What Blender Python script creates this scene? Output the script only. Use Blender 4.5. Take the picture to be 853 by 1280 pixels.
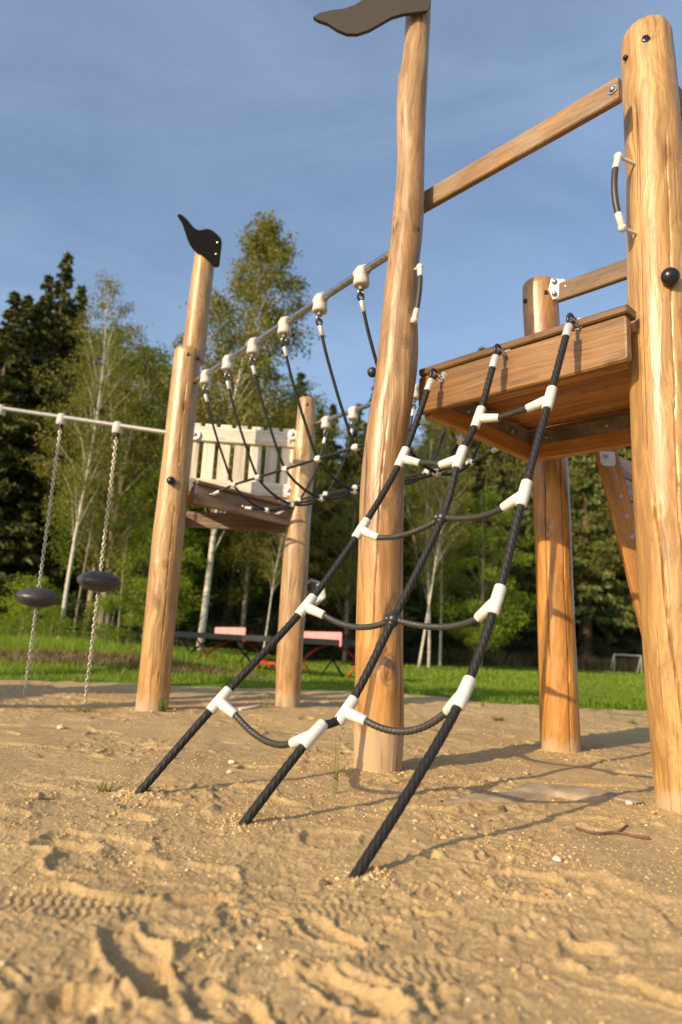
import bpy, math, random
import numpy as np
from mathutils import Vector, Matrix
from math import radians, sin, cos, tan, pi, atan2, sqrt, hypot

for _o in list(bpy.data.objects):
    bpy.data.objects.remove(_o, do_unlink=True)
S = bpy.context.scene
COL = S.collection

# ------------------------------------------------------------------ camera, world, sun, exposure
F, CAMH, PITCH, ROLL = 853.0, 0.57, math.atan(165 / 853.0), radians(3.0)
fw = np.array([0, cos(PITCH), sin(PITCH)]); up = np.array([0, -sin(PITCH), cos(PITCH)]); rt = np.array([1.0, 0, 0])
RX = rt * cos(ROLL) + up * sin(ROLL); RY = -rt * sin(ROLL) + up * cos(ROLL)
cd = bpy.data.cameras.new("camera"); cam = bpy.data.objects.new("camera", cd); COL.objects.link(cam)
cam.matrix_world = Matrix(((RX[0], RY[0], -fw[0], 0), (RX[1], RY[1], -fw[1], 0), (RX[2], RY[2], -fw[2], CAMH), (0, 0, 0, 1)))
cd.sensor_fit = 'VERTICAL'; cd.sensor_height = 36.0; cd.lens = 24.0
cd.clip_start = 0.05; cd.clip_end = 2000
cd.dof.use_dof = True; cd.dof.focus_distance = 2.85; cd.dof.aperture_fstop = 1.9
S.camera = cam

SUN_AZ, SUN_EL = 46.0, 22.5           # direction the light travels to (from +x), elevation
sd = bpy.data.lights.new("sun", 'SUN'); sun = bpy.data.objects.new("sun", sd); COL.objects.link(sun)
sd.energy = 5.0; sd.angle = radians(0.53); sd.color = (1.0, 0.79, 0.51)
sdir = Vector((cos(radians(SUN_AZ)) * cos(radians(SUN_EL)), sin(radians(SUN_AZ)) * cos(radians(SUN_EL)), -sin(radians(SUN_EL))))
sun.rotation_euler = sdir.to_track_quat('-Z', 'Y').to_euler()

W = bpy.data.worlds.new("World"); S.world = W; W.use_nodes = True
wn = W.node_tree.nodes; wl = W.node_tree.links; wn.clear()
sky = wn.new('ShaderNodeTexSky'); sky.sky_type = 'NISHITA'; sky.sun_disc = False
sky.sun_elevation = radians(SUN_EL)
to_sun = -sdir
sky.sun_rotation = atan2(to_sun.x, to_sun.y)
sky.air_density = 1.0; sky.dust_density = 2.0; sky.ozone_density = 2.0; sky.altitude = 100
tc = wn.new('ShaderNodeTexCoord'); mp = wn.new('ShaderNodeMapping'); mp.inputs['Scale'].default_value = (1.6, 4.2, 5.5)
mp.inputs['Rotation'].default_value = (0.3, 0.5, 0.6)
cn = wn.new('ShaderNodeTexNoise'); cn.inputs['Scale'].default_value = 0.9; cn.inputs['Detail'].default_value = 7; cn.inputs['Roughness'].default_value = 0.58
cn.inputs['Distortion'].default_value = 0.6
cr = wn.new('ShaderNodeValToRGB'); cr.color_ramp.elements[0].position = 0.38; cr.color_ramp.elements[1].position = 0.82
cr.color_ramp.elements[0].color = (0.10, 0.10, 0.10, 1); cr.color_ramp.elements[1].color = (0.32, 0.32, 0.32, 1)
mx = wn.new('ShaderNodeMixRGB'); mx.inputs[2].default_value = (4.3, 5.5, 7.2, 1)
bg = wn.new('ShaderNodeBackground'); bg.inputs['Strength'].default_value = 0.15
wo = wn.new('ShaderNodeOutputWorld')
wl.new(tc.outputs['Generated'], mp.inputs[0]); wl.new(mp.outputs[0], cn.inputs['Vector']); wl.new(cn.outputs['Fac'], cr.inputs[0])
wl.new(cr.outputs[0], mx.inputs[0]); wl.new(sky.outputs[0], mx.inputs[1]); wl.new(mx.outputs[0], bg.inputs[0]); wl.new(bg.outputs[0], wo.inputs[0])
S.view_settings.view_transform = 'Standard'; S.view_settings.look = 'None'; S.view_settings.exposure = 0.24; S.view_settings.gamma = 1.0
S.render.engine = 'CYCLES'
S.cycles.max_bounces = 6; S.cycles.transparent_max_bounces = 6

# ------------------------------------------------------------------ helpers
def at(px, py, Y):
    "point of the place seen at a photograph pixel, at distance Y in front of the camera"
    v = RX * ((px - 426.5) / F) + RY * ((640 - py) / F) + fw
    return np.array([0, 0, CAMH]) + v * (Y / v[1])

def gnd(px, py, z=0.0):
    v = RX * ((px - 426.5) / F) + RY * ((640 - py) / F) + fw
    return np.array([0, 0, CAMH]) + v * ((z - CAMH) / v[2])

V3 = lambda *a: np.array(a, float)
def unit(v): v = np.asarray(v, float); return v / (np.linalg.norm(v) + 1e-12)

def prop(o, label=None, cat=None, group=None, kind=None):
    if label: o['label'] = label
    if cat: o['category'] = cat
    if group: o['group'] = group
    if kind: o['kind'] = kind
    return o

def thing(name, loc, label, cat, group=None):
    o = bpy.data.objects.new(name, None); COL.objects.link(o); o.location = Vector([float(c) for c in loc]); o.empty_display_size = 0.1
    return prop(o, label, cat, group)

def org(o):
    return np.zeros(3) if o is None else np.array(o.matrix_world.translation if False else ORG.get(o.name, tuple(o.location)))
ORG = {}

def mkmesh(name, verts, faces, mat, smooth=True):
    me = bpy.data.meshes.new(name); me.from_pydata([tuple(map(float, v)) for v in verts], [], faces)
    if mat: me.materials.append(mat)
    if smooth: me.polygons.foreach_set('use_smooth', [True] * len(me.polygons))
    me.update(); return me

def fastmesh(name, verts, faces, mat, smooth=False, mats=None):
    "verts (n,3) array, faces (m,k) array of equal sized faces"
    verts = np.asarray(verts, np.float32); faces = np.asarray(faces, np.int32); m, k = faces.shape
    me = bpy.data.meshes.new(name); me.vertices.add(len(verts)); me.vertices.foreach_set('co', verts.ravel())
    me.loops.add(m * k); me.loops.foreach_set('vertex_index', faces.ravel())
    me.polygons.add(m); me.polygons.foreach_set('loop_start', np.arange(m, dtype=np.int32) * k)
    me.polygons.foreach_set('loop_total', np.full(m, k, np.int32))
    if smooth: me.polygons.foreach_set('use_smooth', np.ones(m, bool))
    for q in (mats or [mat]): me.materials.append(q)
    me.update(calc_edges=True); return me

def place(name, me, parent=None, M=None):
    o = bpy.data.objects.new(name, me); COL.objects.link(o)
    if parent is not None: o.parent = parent
    if M is not None: o.matrix_local = M
    return o

def root_org(parent):
    "world origin of the thing a part belongs to (things are only translated, parts built in world coordinates)"
    p = parent
    while p is not None and p.parent is not None: p = p.parent
    return np.zeros(3) if p is None else np.array(p.location)

def par_local(parent):
    "matrix of parent relative to the world, things are translated only"
    if parent is None: return Matrix.Identity(4)
    m = parent.matrix_basis.copy(); q = parent.parent
    while q is not None: m = q.matrix_basis @ m; q = q.parent
    return m

class MB:
    "collects shapes in world coordinates; build() links them as one object"
    def __init__(s): s.v = []; s.f = []
    def add(s, verts, faces):
        n = len(s.v); s.v.extend([tuple(map(float, v)) for v in verts]); s.f.extend([tuple(i + n for i in f) for f in faces]); return s
    def tube(s, pts, r, n=10, caps=True, prof=None, twist=0.0):
        pts = [np.asarray(p, float) for p in pts]; m = len(pts)
        rs = [r] * m if not hasattr(r, '__len__') else list(r)
        T = [unit(pts[min(i + 1, m - 1)] - pts[max(i - 1, 0)]) for i in range(m)]
        a = V3(0, 0, 1) if abs(T[0][2]) < 0.9 else V3(1, 0, 0)
        N = unit(np.cross(T[0], a)); V = []; L = 0.0
        for i in range(m):
            if i: L += np.linalg.norm(pts[i] - pts[i - 1])
            N = unit(N - T[i] * np.dot(N, T[i])); B = np.cross(T[i], N)
            for k in range(n):
                th = 2 * pi * k / n; rr = rs[i] * (prof(th, L) if prof else 1.0)
                V.append(pts[i] + (N * cos(th) + B * sin(th)) * rr)
        Fc = [(i * n + k, i * n + (k + 1) % n, (i + 1) * n + (k + 1) % n, (i + 1) * n + k) for i in range(m - 1) for k in range(n)]
        if caps: Fc += [tuple(range(n))[::-1], tuple((m - 1) * n + k for k in range(n))]
        return s.add(V, Fc)
    def cyl(s, a, b, r0, r1=None, n=12, bev=0.0):
        a = V3(*a); b = V3(*b); r1 = r0 if r1 is None else r1; d = unit(b - a)
        if bev: return s.tube([a, a + d * bev * .3, a + d * bev, b - d * bev, b - d * bev * .3, b], [r0 - bev, r0 - bev * .35, r0, r1, r1 - bev * .35, r1 - bev], n)
        return s.tube([a, b], [r0, r1], n)
    def ball(s, c, r, n=10, sq=(1, 1, 1), ax=None):
        c = V3(*c); V = []; Fc = []; R = np.eye(3)
        if ax is not None:
            z = unit(ax); x = unit(np.cross(z, V3(0.31, 0.2, 0.9))); R = np.array([x, np.cross(z, x), z]).T
        rows = max(4, n // 2)
        V.append(c + R @ V3(0, 0, r * sq[2]))
        for i in range(1, rows):
            t = pi * i / rows
            for k in range(n):
                p = 2 * pi * k / n; V.append(c + R @ V3(r * sq[0] * sin(t) * cos(p), r * sq[1] * sin(t) * sin(p), r * sq[2] * cos(t)))
        V.append(c + R @ V3(0, 0, -r * sq[2])); e = len(V) - 1
        for k in range(n): Fc.append((0, 1 + k, 1 + (k + 1) % n)); Fc.append((e, 1 + (rows - 2) * n + (k + 1) % n, 1 + (rows - 2) * n + k))
        for i in range(rows - 2):
            for k in range(n): Fc.append((1 + i * n + k, 1 + (i + 1) * n + k, 1 + (i + 1) * n + (k + 1) % n, 1 + i * n + (k + 1) % n))
        return s.add(V, Fc)
    def torus(s, c, ax, R, r, n=16, m=6, sx=1.0, sdir_=None):
        c = V3(*c); z = unit(ax); x = unit(np.cross(z, V3(0.1, 0.2, 0.97))) if sdir_ is None else unit(np.asarray(sdir_) - z * np.dot(sdir_, z)); y = np.cross(z, x)
        V = []; Fc = []
        for i in range(n):
            a = 2 * pi * i / n; ctr = c + x * cos(a) * R * sx + y * sin(a) * R; o = unit(x * cos(a) + y * sin(a))
            for k in range(m):
                b = 2 * pi * k / m; V.append(ctr + o * r * cos(b) + z * r * sin(b))
        for i in range(n):
            for k in range(m): Fc.append((i * m + k, i * m + (k + 1) % m, ((i + 1) % n) * m + (k + 1) % m, ((i + 1) % n) * m + k))
        return s.add(V, Fc)
    def prism(s, outline, depth):
        "outline: list of 3D points in one plane, depth: offset vector"
        n = len(outline); d = np.asarray(depth, float)
        V = [np.asarray(p, float) for p in outline] + [np.asarray(p, float) + d for p in outline]
        return s.add(V, [tuple(range(n))[::-1], tuple(range(n, 2 * n))] + [(i, (i + 1) % n, n + (i + 1) % n, n + i) for i in range(n)])
    def build(s, name, mat, parent=None, smooth=True, sharp=None):
        o0 = root_org(parent); me = mkmesh(name, [np.array(v) - o0 for v in s.v], s.f, mat, smooth)
        if sharp: me.set_sharp_from_angle(angle=radians(sharp))
        o = bpy.data.objects.new(name, me); COL.objects.link(o)
        if parent is not None:
            o.parent = parent
            if parent.parent is not None and parent.type == 'MESH' and parent.matrix_basis != Matrix.Identity(4):
                o.matrix_local = parent.matrix_basis.inverted()
        return o

def frame(p0, p1, upv):
    x = unit(np.asarray(p1) - np.asarray(p0)); z = unit(np.asarray(upv, float) - x * np.dot(upv, x)); y = np.cross(z, x)
    return Matrix(((x[0], y[0], z[0], p0[0]), (x[1], y[1], z[1], p0[1]), (x[2], y[2], z[2], p0[2]), (0, 0, 0, 1)))

def board(name, p0, p1, w, t, upv, mat, parent=None, ch=0.005, seed=0):
    "board from p0 to p1 (centre line), w across (perpendicular to upv), t along upv, worn chamfered edges"
    rng = random.Random(seed); L = float(np.linalg.norm(np.asarray(p1, float) - np.asarray(p0, float)))
    a, b = w / 2, t / 2; pr = [(-a + ch, -b), (a - ch, -b), (a, -b + ch), (a, b - ch), (a - ch, b), (-a + ch, b), (-a, b - ch), (-a, -b + ch)]
    nseg = max(1, min(6, int(L / 0.25))); xs = [0, ch] + [L * i / nseg for i in range(1, nseg)] + [L - ch, L]
    V = []
    for i, x in enumerate(xs):
        k = 1.0 - (ch / max(a, b) if i in (0, len(xs) - 1) else 0); jy = rng.uniform(-1, 1) * 0.0012; jz = rng.uniform(-1, 1) * 0.0012
        for (y, z) in pr: V.append((x, y * k + jy, z * k + jz))
    m = len(xs)
    Fc = [(i * 8 + k, i * 8 + (k + 1) % 8, (i + 1) * 8 + (k + 1) % 8, (i + 1) * 8 + k) for i in range(m - 1) for k in range(8)]
    Fc += [tuple(range(8))[::-1], tuple((m - 1) * 8 + k for k in range(8))]
    me = mkmesh(name, V, Fc, mat, False); M = frame([float(c) for c in p0], p1, upv)
    o = bpy.data.objects.new(name, me); COL.objects.link(o)
    if parent is not None:
        o.parent = parent; M = par_local(parent).inverted() @ M
    o.matrix_local = M
    return o

# ------------------------------------------------------------------ materials
def newmat(name):
    m = bpy.data.materials.new(name); m.use_nodes = True; nt = m.node_tree; nt.nodes.clear()
    out = nt.nodes.new('ShaderNodeOutputMaterial'); b = nt.nodes.new('ShaderNodeBsdfPrincipled'); nt.links.new(b.outputs[0], out.inputs[0])
    return m, nt, b, out

class NT:
    def __init__(s, nt): s.nt = nt
    def n(s, t, **k):
        q = s.nt.nodes.new('ShaderNode' + t)
        for a, b in k.items():
            if hasattr(q, a): setattr(q, a, b)
            else: q.inputs[a.replace('_', ' ')].default_value = b
        return q
    def l(s, a, b): s.nt.links.new(a, b); return s
    def coord(s, scale=(1, 1, 1), rot=(0, 0, 0), which='Object'):
        t = s.n('TexCoord'); m = s.n('Mapping'); m.inputs['Scale'].default_value = scale; m.inputs['Rotation'].default_value = rot
        s.l(t.outputs[which], m.inputs[0]); return m.outputs[0]
    def noise(s, vec, scale, detail=4, rough=0.55, dist=0.0):
        q = s.n('TexNoise'); q.inputs['Scale'].default_value = scale; q.inputs['Detail'].default_value = detail
        q.inputs['Roughness'].default_value = rough; q.inputs['Distortion'].default_value = dist; s.l(vec, q.inputs['Vector']); return q.outputs['Fac']
    def ramp(s, fac, stops, interp='LINEAR'):
        q = s.n('ValToRGB'); e = q.color_ramp; e.interpolation = interp
        while len(e.elements) < len(stops): e.elements.new(0.5)
        for i, (p, c) in enumerate(stops):
            e.elements[i].position = p; e.elements[i].color = (c, c, c, 1) if not hasattr(c, '__len__') else (*c, 1)
        s.l(fac, q.inputs[0]); return q.outputs[0]
    def mix(s, fac, a, b, mode='MIX'):
        q = s.n('MixRGB'); q.blend_type = mode
        for i, x in enumerate((fac, a, b)):
            if hasattr(x, 'is_linked') or hasattr(x, 'links'): s.l(x, q.inputs[i])
            else: q.inputs[i].default_value = x if (i == 0 or len(x) == 4) else (*x, 1)
        return q.outputs[0]
    def math(s, op, a, b=0.0, clamp=False):
        q = s.n('Math'); q.operation = op; q.use_clamp = clamp
        for i, x in enumerate((a, b)):
            if hasattr(x, 'links'): s.l(x, q.inputs[i])
            else: q.inputs[i].default_value = x
        return q.outputs[0]
    def bump(s, h, strength, dist, bsdf):
        q = s.n('Bump'); q.inputs['Strength'].default_value = strength; q.inputs['Distance'].default_value = dist
        s.l(h, q.inputs['Height']); s.l(q.outputs[0], bsdf.inputs['Normal']); return q

def m_plain(name, col, rough=0.5, metal=0.0, noise=0.12, scale=30, bump=0.1):
    m, nt, b, out = newmat(name); t = NT(nt); c = t.coord(); n = t.noise(c, scale, 4)
    d = tuple(max(0, x * (1 - noise * 1.6)) for x in col); l = tuple(min(1, x * (1 + noise)) for x in col)
    t.l(t.ramp(n, [(0.3, d), (0.7, l)]), b.inputs['Base Color']); t.l(t.ramp(n, [(0.3, rough * .85), (0.7, min(1, rough * 1.15))]), b.inputs['Roughness'])
    b.inputs['Metallic'].default_value = metal
    if bump: t.bump(n, bump, 0.002, b)
    return m

def m_log(name, light, dark, orange, foot=0.14, seed=0.0, gloss=0.36, orange_h=1.5, spots=()):
    light = tuple(x * .93 for x in light); dark = tuple(x * .82 for x in dark); orange = tuple(x * .92 for x in orange)
    "peeled robinia log: grain streaks along z, rings and knots, an orange oiled lower part, grey sandy foot"
    m, nt, b, out = newmat(name); t = NT(nt)
    tcn = t.n('TexCoord'); mp_ = t.n('Mapping'); mp_.inputs['Location'].default_value = (seed * 3.1, seed * 1.7, seed * 2.3); t.l(tcn.outputs['Object'], mp_.inputs[0])
    base = mp_.outputs[0]
    def sc(v):
        q = t.n('Mapping'); q.inputs['Scale'].default_value = v; t.l(base, q.inputs[0]); return q.outputs[0]
    warp = t.n('TexNoise'); warp.inputs['Scale'].default_value = 2.2; warp.inputs['Detail'].default_value = 2; t.l(sc((1.6, 1.6, 0.8)), warp.inputs['Vector'])
    wv = t.n('VectorMath'); wv.operation = 'MULTIPLY_ADD'; wv.inputs[1].default_value = (0.16, 0.16, 0.1); t.l(warp.outputs['Color'], wv.inputs[0]); t.l(base, wv.inputs[2])
    def sw(v):
        q = t.n('Mapping'); q.inputs['Scale'].default_value = v; t.l(wv.outputs[0], q.inputs[0]); return q.outputs[0]
    g1 = t.noise(sw((34, 34, 1.3)), 1.0, 5, 0.6)
    g2 = t.noise(sw((120, 120, 3.5)), 1.0, 3, 0.6)
    big = t.noise(sw((5.5, 5.5, 0.9)), 1.0, 3, 0.5)
    # cathedral figure: iso-lines of a slow field
    fld = t.noise(sw((5, 5, 0.75)), 1.0, 1.5, 0.4)
    ring = t.math('SINE', t.math('MULTIPLY', fld, 120.0)); ring = t.ramp(ring, [(0.0, 0.0), (0.75, 0.15), (1.0, 1.0)])
    col = t.mix(t.ramp(big, [(0.35, 0.0), (0.65, 1.0)]), light, dark)
    col = t.mix(t.ramp(g1, [(0.40, 0.0), (0.60, 0.75)]), col, tuple(x * 0.62 for x in dark))
    col = t.mix(t.math('MULTIPLY', ring, 0.28), col, tuple(x * 0.52 for x in dark))
    col = t.mix(t.ramp(g2, [(0.52, 0.0), (0.68, 0.55)]), col, tuple(x * 0.45 for x in dark))
    # knots
    vo = t.n('TexVoronoi'); vo.inputs['Scale'].default_value = 1.0; t.l(sc((4.2, 4.2, 1.9)), vo.inputs['Vector'])
    kn = t.ramp(vo.outputs['Distance'], [(0.05, 1.0), (0.13, 0.35), (0.24, 0.0)])
    col = t.mix(t.math('MULTIPLY', kn, t.ramp(g1, [(0.3, 1.0), (0.7, 0.5)])), col, (dark[0] * 0.42, dark[1] * 0.33, dark[2] * 0.25))
    # scattered weather specks
    sp = t.noise(sc((60, 60, 22)), 1.0, 2, 0.5); col = t.mix(t.ramp(sp, [(0.68, 0.0), (0.78, 0.5)]), col, tuple(x * 0.4 for x in dark))
    sx = t.n('SeparateXYZ'); t.l(tcn.outputs['Object'], sx.inputs[0])
    jz = t.math('ADD', sx.outputs[2], t.math('MULTIPLY', t.noise(sc((9, 9, 3)), 1.0, 4, 0.6), 0.5))
    om = t.ramp(t.math('DIVIDE', jz, 3.2), [((orange_h - .25) / 3.2, 1.0), ((orange_h + .35) / 3.2, 0.0)])
    col = t.mix(t.math('MULTIPLY', om, 0.9), col, t.mix(1.0, orange, t.ramp(g1, [(0.36, 1.0), (0.62, 0.55)]), 'MULTIPLY'))
    for (kx, ky, kz, kr) in spots:
        ds = t.n('VectorMath'); ds.operation = 'MULTIPLY_ADD'; ds.inputs[1].default_value = (1, 1, 0.62); ds.inputs[2].default_value = (-kx, -ky, -kz * 0.62); t.l(tcn.outputs['Object'], ds.inputs[0])
        ln = t.n('VectorMath'); ln.operation = 'LENGTH'; t.l(ds.outputs[0], ln.inputs[0])
        q = t.math('ADD', t.math('DIVIDE', ln.outputs['Value'], kr), t.math('MULTIPLY', g1, 0.5))
        col = t.mix(t.ramp(t.math('MULTIPLY', q, 0.5), [(0.28, 0.35), (0.40, 0.75), (0.46, 0.25), (0.56, 0.5), (0.64, 0.0)]), col, (0.13, 0.065, 0.028))
    fz = t.math('ADD', sx.outputs[2], t.math('MULTIPLY', t.noise(sc((11, 11, 5)), 1.0, 5, 0.7), -0.30))
    fm = t.ramp(t.math('ADD', fz, 0.5), [(foot + .35, 1.0), (foot + .41, 0.0)])
    col = t.mix(t.math('MULTIPLY', fm, 0.7), col, t.mix(g1, (0.34, 0.25, 0.16), (0.50, 0.39, 0.26)))
    t.l(col, b.inputs['Base Color'])
    t.l(t.math('ADD', t.ramp(big, [(0.3, gloss * .75), (0.7, gloss * 1.25)]), t.math('MULTIPLY', fm, 0.4)), b.inputs['Roughness'])
    b.inputs['Specular IOR Level'].default_value = 0.55
    crk = t.noise(sc((17, 17, 0.14)), 1.0, 1.0, 0.4); crm = t.ramp(crk, [(0.485, 0.0), (0.497, 1.0), (0.503, 1.0), (0.515, 0.0)])
    crm = t.math('MULTIPLY', crm, t.ramp(t.noise(sc((4, 4, 1.6)), 1.0, 2, 0.5), [(0.50, 0.0), (0.56, 1.0)]))
    col = t.mix(t.math('MULTIPLY', crm, 0.75), col, (0.07, 0.04, 0.02)); t.l(col, b.inputs['Base Color'])
    h = t.math('ADD', t.math('MULTIPLY', g1, 0.7), t.math('ADD', t.math('MULTIPLY', g2, 0.3), t.math('MULTIPLY', kn, 0.8)))
    t.bump(h, 0.5, 0.008, b); return m

def m_board(name, light, dark, gloss=0.5, ringamt=0.3, grey=0.0):
    "sawn board, grain along local x, each piece its own tone"
    m, nt, b, out = newmat(name); t = NT(nt); oi = t.n('ObjectInfo'); tcn = t.n('TexCoord')
    ad = t.n('VectorMath'); ad.operation = 'ADD'; t.l(tcn.outputs['Object'], ad.inputs[0])
    rv = t.n('CombineXYZ'); r = t.math('MULTIPLY', oi.outputs['Random'], 37.0); t.l(r, rv.inputs[0]); t.l(r, rv.inputs[1]); t.l(rv.outputs[0], ad.inputs[1])
    def sc(v):
        q = t.n('Mapping'); q.inputs['Scale'].default_value = v; t.l(ad.outputs[0], q.inputs[0]); return q.outputs[0]
    g1 = t.noise(sc((2.2, 45, 45)), 1.0, 5, 0.62, 0.3); g2 = t.noise(sc((9, 220, 220)), 1.0, 3, 0.6)
    bg_ = t.noise(sc((1.5, 6, 6)), 1.0, 3, 0.5); fld = t.noise(sc((0.9, 7, 7)), 1.0, 1.5, 0.4)
    ring = t.ramp(t.math('SINE', t.math('MULTIPLY', fld, 80.0)), [(0.0, 0.0), (0.7, 0.1), (1.0, 1.0)])
    col = t.mix(t.ramp(bg_, [(0.3, 0.0), (0.7, 1.0)]), light, dark)
    col = t.mix(t.ramp(g1, [(0.38, 0.0), (0.62, 0.6)]), col, tuple(x * 0.5 for x in dark))
    col = t.mix(t.math('MULTIPLY', ring, ringamt), col, tuple(x * 0.45 for x in dark))
    col = t.mix(t.ramp(g2, [(0.5, 0.0), (0.7, 0.4)]), col, tuple(x * 0.45 for x in dark))
    vo = t.n('TexVoronoi'); vo.inputs['Scale'].default_value = 1.0; t.l(sc((2.6, 8, 8)), vo.inputs['Vector'])
    col = t.mix(t.ramp(vo.outputs['Distance'], [(0.04, 0.8), (0.12, 0.0)]), col, tuple(x * 0.3 for x in dark))
    if grey: col = t.mix(t.ramp(t.noise(sc((4, 10, 10)), 1.0, 4), [(0.45, 0.0), (0.7, grey)]), col, (0.30, 0.27, 0.24))
    col = t.mix(1.0, col, t.ramp(oi.outputs['Random'], [(0.0, 0.66), (1.0, 1.22)]), 'MULTIPLY')
    t.l(col, b.inputs['Base Color']); t.l(t.ramp(g1, [(0.3, gloss * .8), (0.7, min(1, gloss * 1.3))]), b.inputs['Roughness'])
    t.bump(t.math('ADD', g1, t.math('MULTIPLY', g2, 0.5)), 0.5, 0.003, b); return m

M_C = m_log("log_centre", (0.56, 0.36, 0.175), (0.40, 0.225, 0.095), (0.58, 0.29, 0.085), foot=0.17, seed=1.3, orange_h=1.15, spots=[(*(at(487, 838, 3.245) - np.array([.8, 3.5, 0])), .050), (*(at(481, 628, 3.25) - np.array([.8, 3.5, 0])), .022), (*(at(507, 428, 3.27) - np.array([.8, 3.5, 0])), .030), (*(at(520, 285, 3.28) - np.array([.8, 3.5, 0])), .020)])
M_R = m_log("log_right", (0.66, 0.42, 0.175), (0.52, 0.285, 0.10), (0.57, 0.30, 0.095), foot=0.06, seed=4.1, orange_h=0.45, gloss=0.36, spots=[(*(at(815, 715, 2.64) - np.array([.8, 3.5, 0])), .016), (*(at(828, 755, 2.63) - np.array([.8, 3.5, 0])), .022)])
M_D = m_log("log_back", (0.58, 0.34, 0.13), (0.44, 0.22, 0.075), (0.58, 0.265, 0.06), foot=0.03, seed=7.7, orange_h=1.9, gloss=0.34, spots=[(*(at(681, 660, 4.19) - np.array([.8, 3.5, 0])), .050)])
M_A = m_log("log_left", (0.62, 0.40, 0.175), (0.47, 0.265, 0.105), (0.58, 0.32, 0.11), foot=0.05, seed=9.2, orange_h=0.7, spots=[(*(at(198, 755, 5.44) - np.array([-1, 6, 0])), .035), (*(at(207, 705, 5.44) - np.array([-1, 6, 0])), .03)])
M_B = m_log("log_left_back", (0.60, 0.42, 0.23), (0.46, 0.28, 0.13), (0.54, 0.30, 0.12), foot=0.10, seed=12.9, orange_h=0.8)
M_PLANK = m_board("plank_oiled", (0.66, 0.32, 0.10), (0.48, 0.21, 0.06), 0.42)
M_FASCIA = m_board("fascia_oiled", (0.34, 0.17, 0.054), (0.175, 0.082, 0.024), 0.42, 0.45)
M_RAIL = m_board("rail_brown", (0.34, 0.195, 0.085), (0.20, 0.11, 0.045), 0.5, grey=0.35)
M_FENCE = m_board("fence_bleached", (0.88, 0.81, 0.69), (0.80, 0.71, 0.58), 0.6, 0.12, grey=0.1)
M_FACE = m_board("face_weathered", (0.26, 0.17, 0.10), (0.17, 0.105, 0.06), 0.65, 0.2, grey=0.4)
M_BRACE = m_board("brace_board", (0.48, 0.225, 0.055), (0.34, 0.15, 0.038), 0.5)
M_STEEL = m_plain("steel", (0.47, 0.46, 0.44), 0.30, 1.0, 0.12, 40)
M_BAR = m_plain('steel_bar_dull', (0.30, 0.29, 0.28), 0.5, 0.5, 0.1, 30)
M_ANGLE = m_plain("steel_dull", (0.28, 0.25, 0.20), 0.5, 0.6, 0.3, 9)
M_FERR = m_plain("ferrule", (0.70, 0.69, 0.66), 0.42, 0.55, 0.08, 60)
M_WHITE = m_plain("plastic_white", (0.60, 0.585, 0.55), 0.42, 0.0, 0.05, 25, 0.15)
M_CLAMP = m_plain("plastic_clamp", (0.50, 0.485, 0.45), 0.5, 0.0, 0.07, 30, 0.15)
M_BLACK = m_plain("plastic_black", (0.012, 0.012, 0.014), 0.25, 0.0, 0.2, 30, 0.05)
M_BALL = m_plain("plastic_ball", (0.022, 0.022, 0.024), 0.38, 0.0, 0.2, 30, 0.1)
M_FLAGD = m_plain("flag_board_black", (0.005, 0.005, 0.006), 0.75, 0.0, 0.2, 60, 0.1)
M_FLAGD.node_tree.nodes['Principled BSDF'].inputs['Specular IOR Level'].default_value = 0.08
M_FLAGB = m_plain("flag_board_brown", (0.042, 0.033, 0.027), 0.7, 0.0, 0.06, 90, 0.03)
M_DISC = m_plain("rubber_disc", (0.045, 0.043, 0.043), 0.42, 0.0, 0.15, 20, 0.1)
M_CHAIN = m_plain("chain_zinc", (0.62, 0.58, 0.50), 0.34, 0.85, 0.2, 60)
M_ROPE = m_plain("rope_black", (0.012, 0.011, 0.011), 0.6, 0.0, 0.35, 260, 0.6)
M_ROPE.node_tree.nodes['Principled BSDF'].inputs['Specular IOR Level'].default_value = 0.3
M_CABLE = m_plain("rope_grey", (0.060, 0.055, 0.050), 0.36, 0.2, 0.4, 240, 0.5)
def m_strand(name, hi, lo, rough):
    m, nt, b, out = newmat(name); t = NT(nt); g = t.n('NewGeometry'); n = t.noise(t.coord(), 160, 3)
    col = t.mix(t.ramp(g.outputs['Pointiness'], [(0.46, 0.0), (0.53, 1.0)]), lo, hi); col = t.mix(t.ramp(n, [(0.35, 0.0), (0.7, 0.5)]), col, tuple(x * .55 for x in hi))  # crease darkening between strands put into the colour by pointiness
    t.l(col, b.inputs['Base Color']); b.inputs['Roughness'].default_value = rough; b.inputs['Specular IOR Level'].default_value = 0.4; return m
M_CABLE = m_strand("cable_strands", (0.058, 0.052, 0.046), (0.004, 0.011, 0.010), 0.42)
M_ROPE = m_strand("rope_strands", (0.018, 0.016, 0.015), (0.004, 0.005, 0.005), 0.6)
M_TABLE = m_plain("table_top", (0.03, 0.032, 0.034), 0.35, 0.0, 0.1, 6)
M_TGREY = m_plain("table_edge", (0.045, 0.047, 0.05), 0.4, 0.1, 0.1, 6)
M_PINK = m_plain("net_plate_pink", (0.78, 0.30, 0.30), 0.6, 0.0, 0.08, 6)
M_RED = m_plain("tube_red", (0.50, 0.035, 0.02), 0.4, 0.0, 0.1, 6)
M_TBLK = m_plain("tube_dark", (0.02, 0.02, 0.02), 0.4, 0.0, 0.1, 6)
M_GOAL = m_plain("goal_white", (0.62, 0.62, 0.60), 0.5, 0.0, 0.08, 6)
M_GLASS = m_plain("bubble_panel", (0.40, 0.38, 0.36), 0.15, 0.9, 0.5, 7, 0.0)

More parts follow.
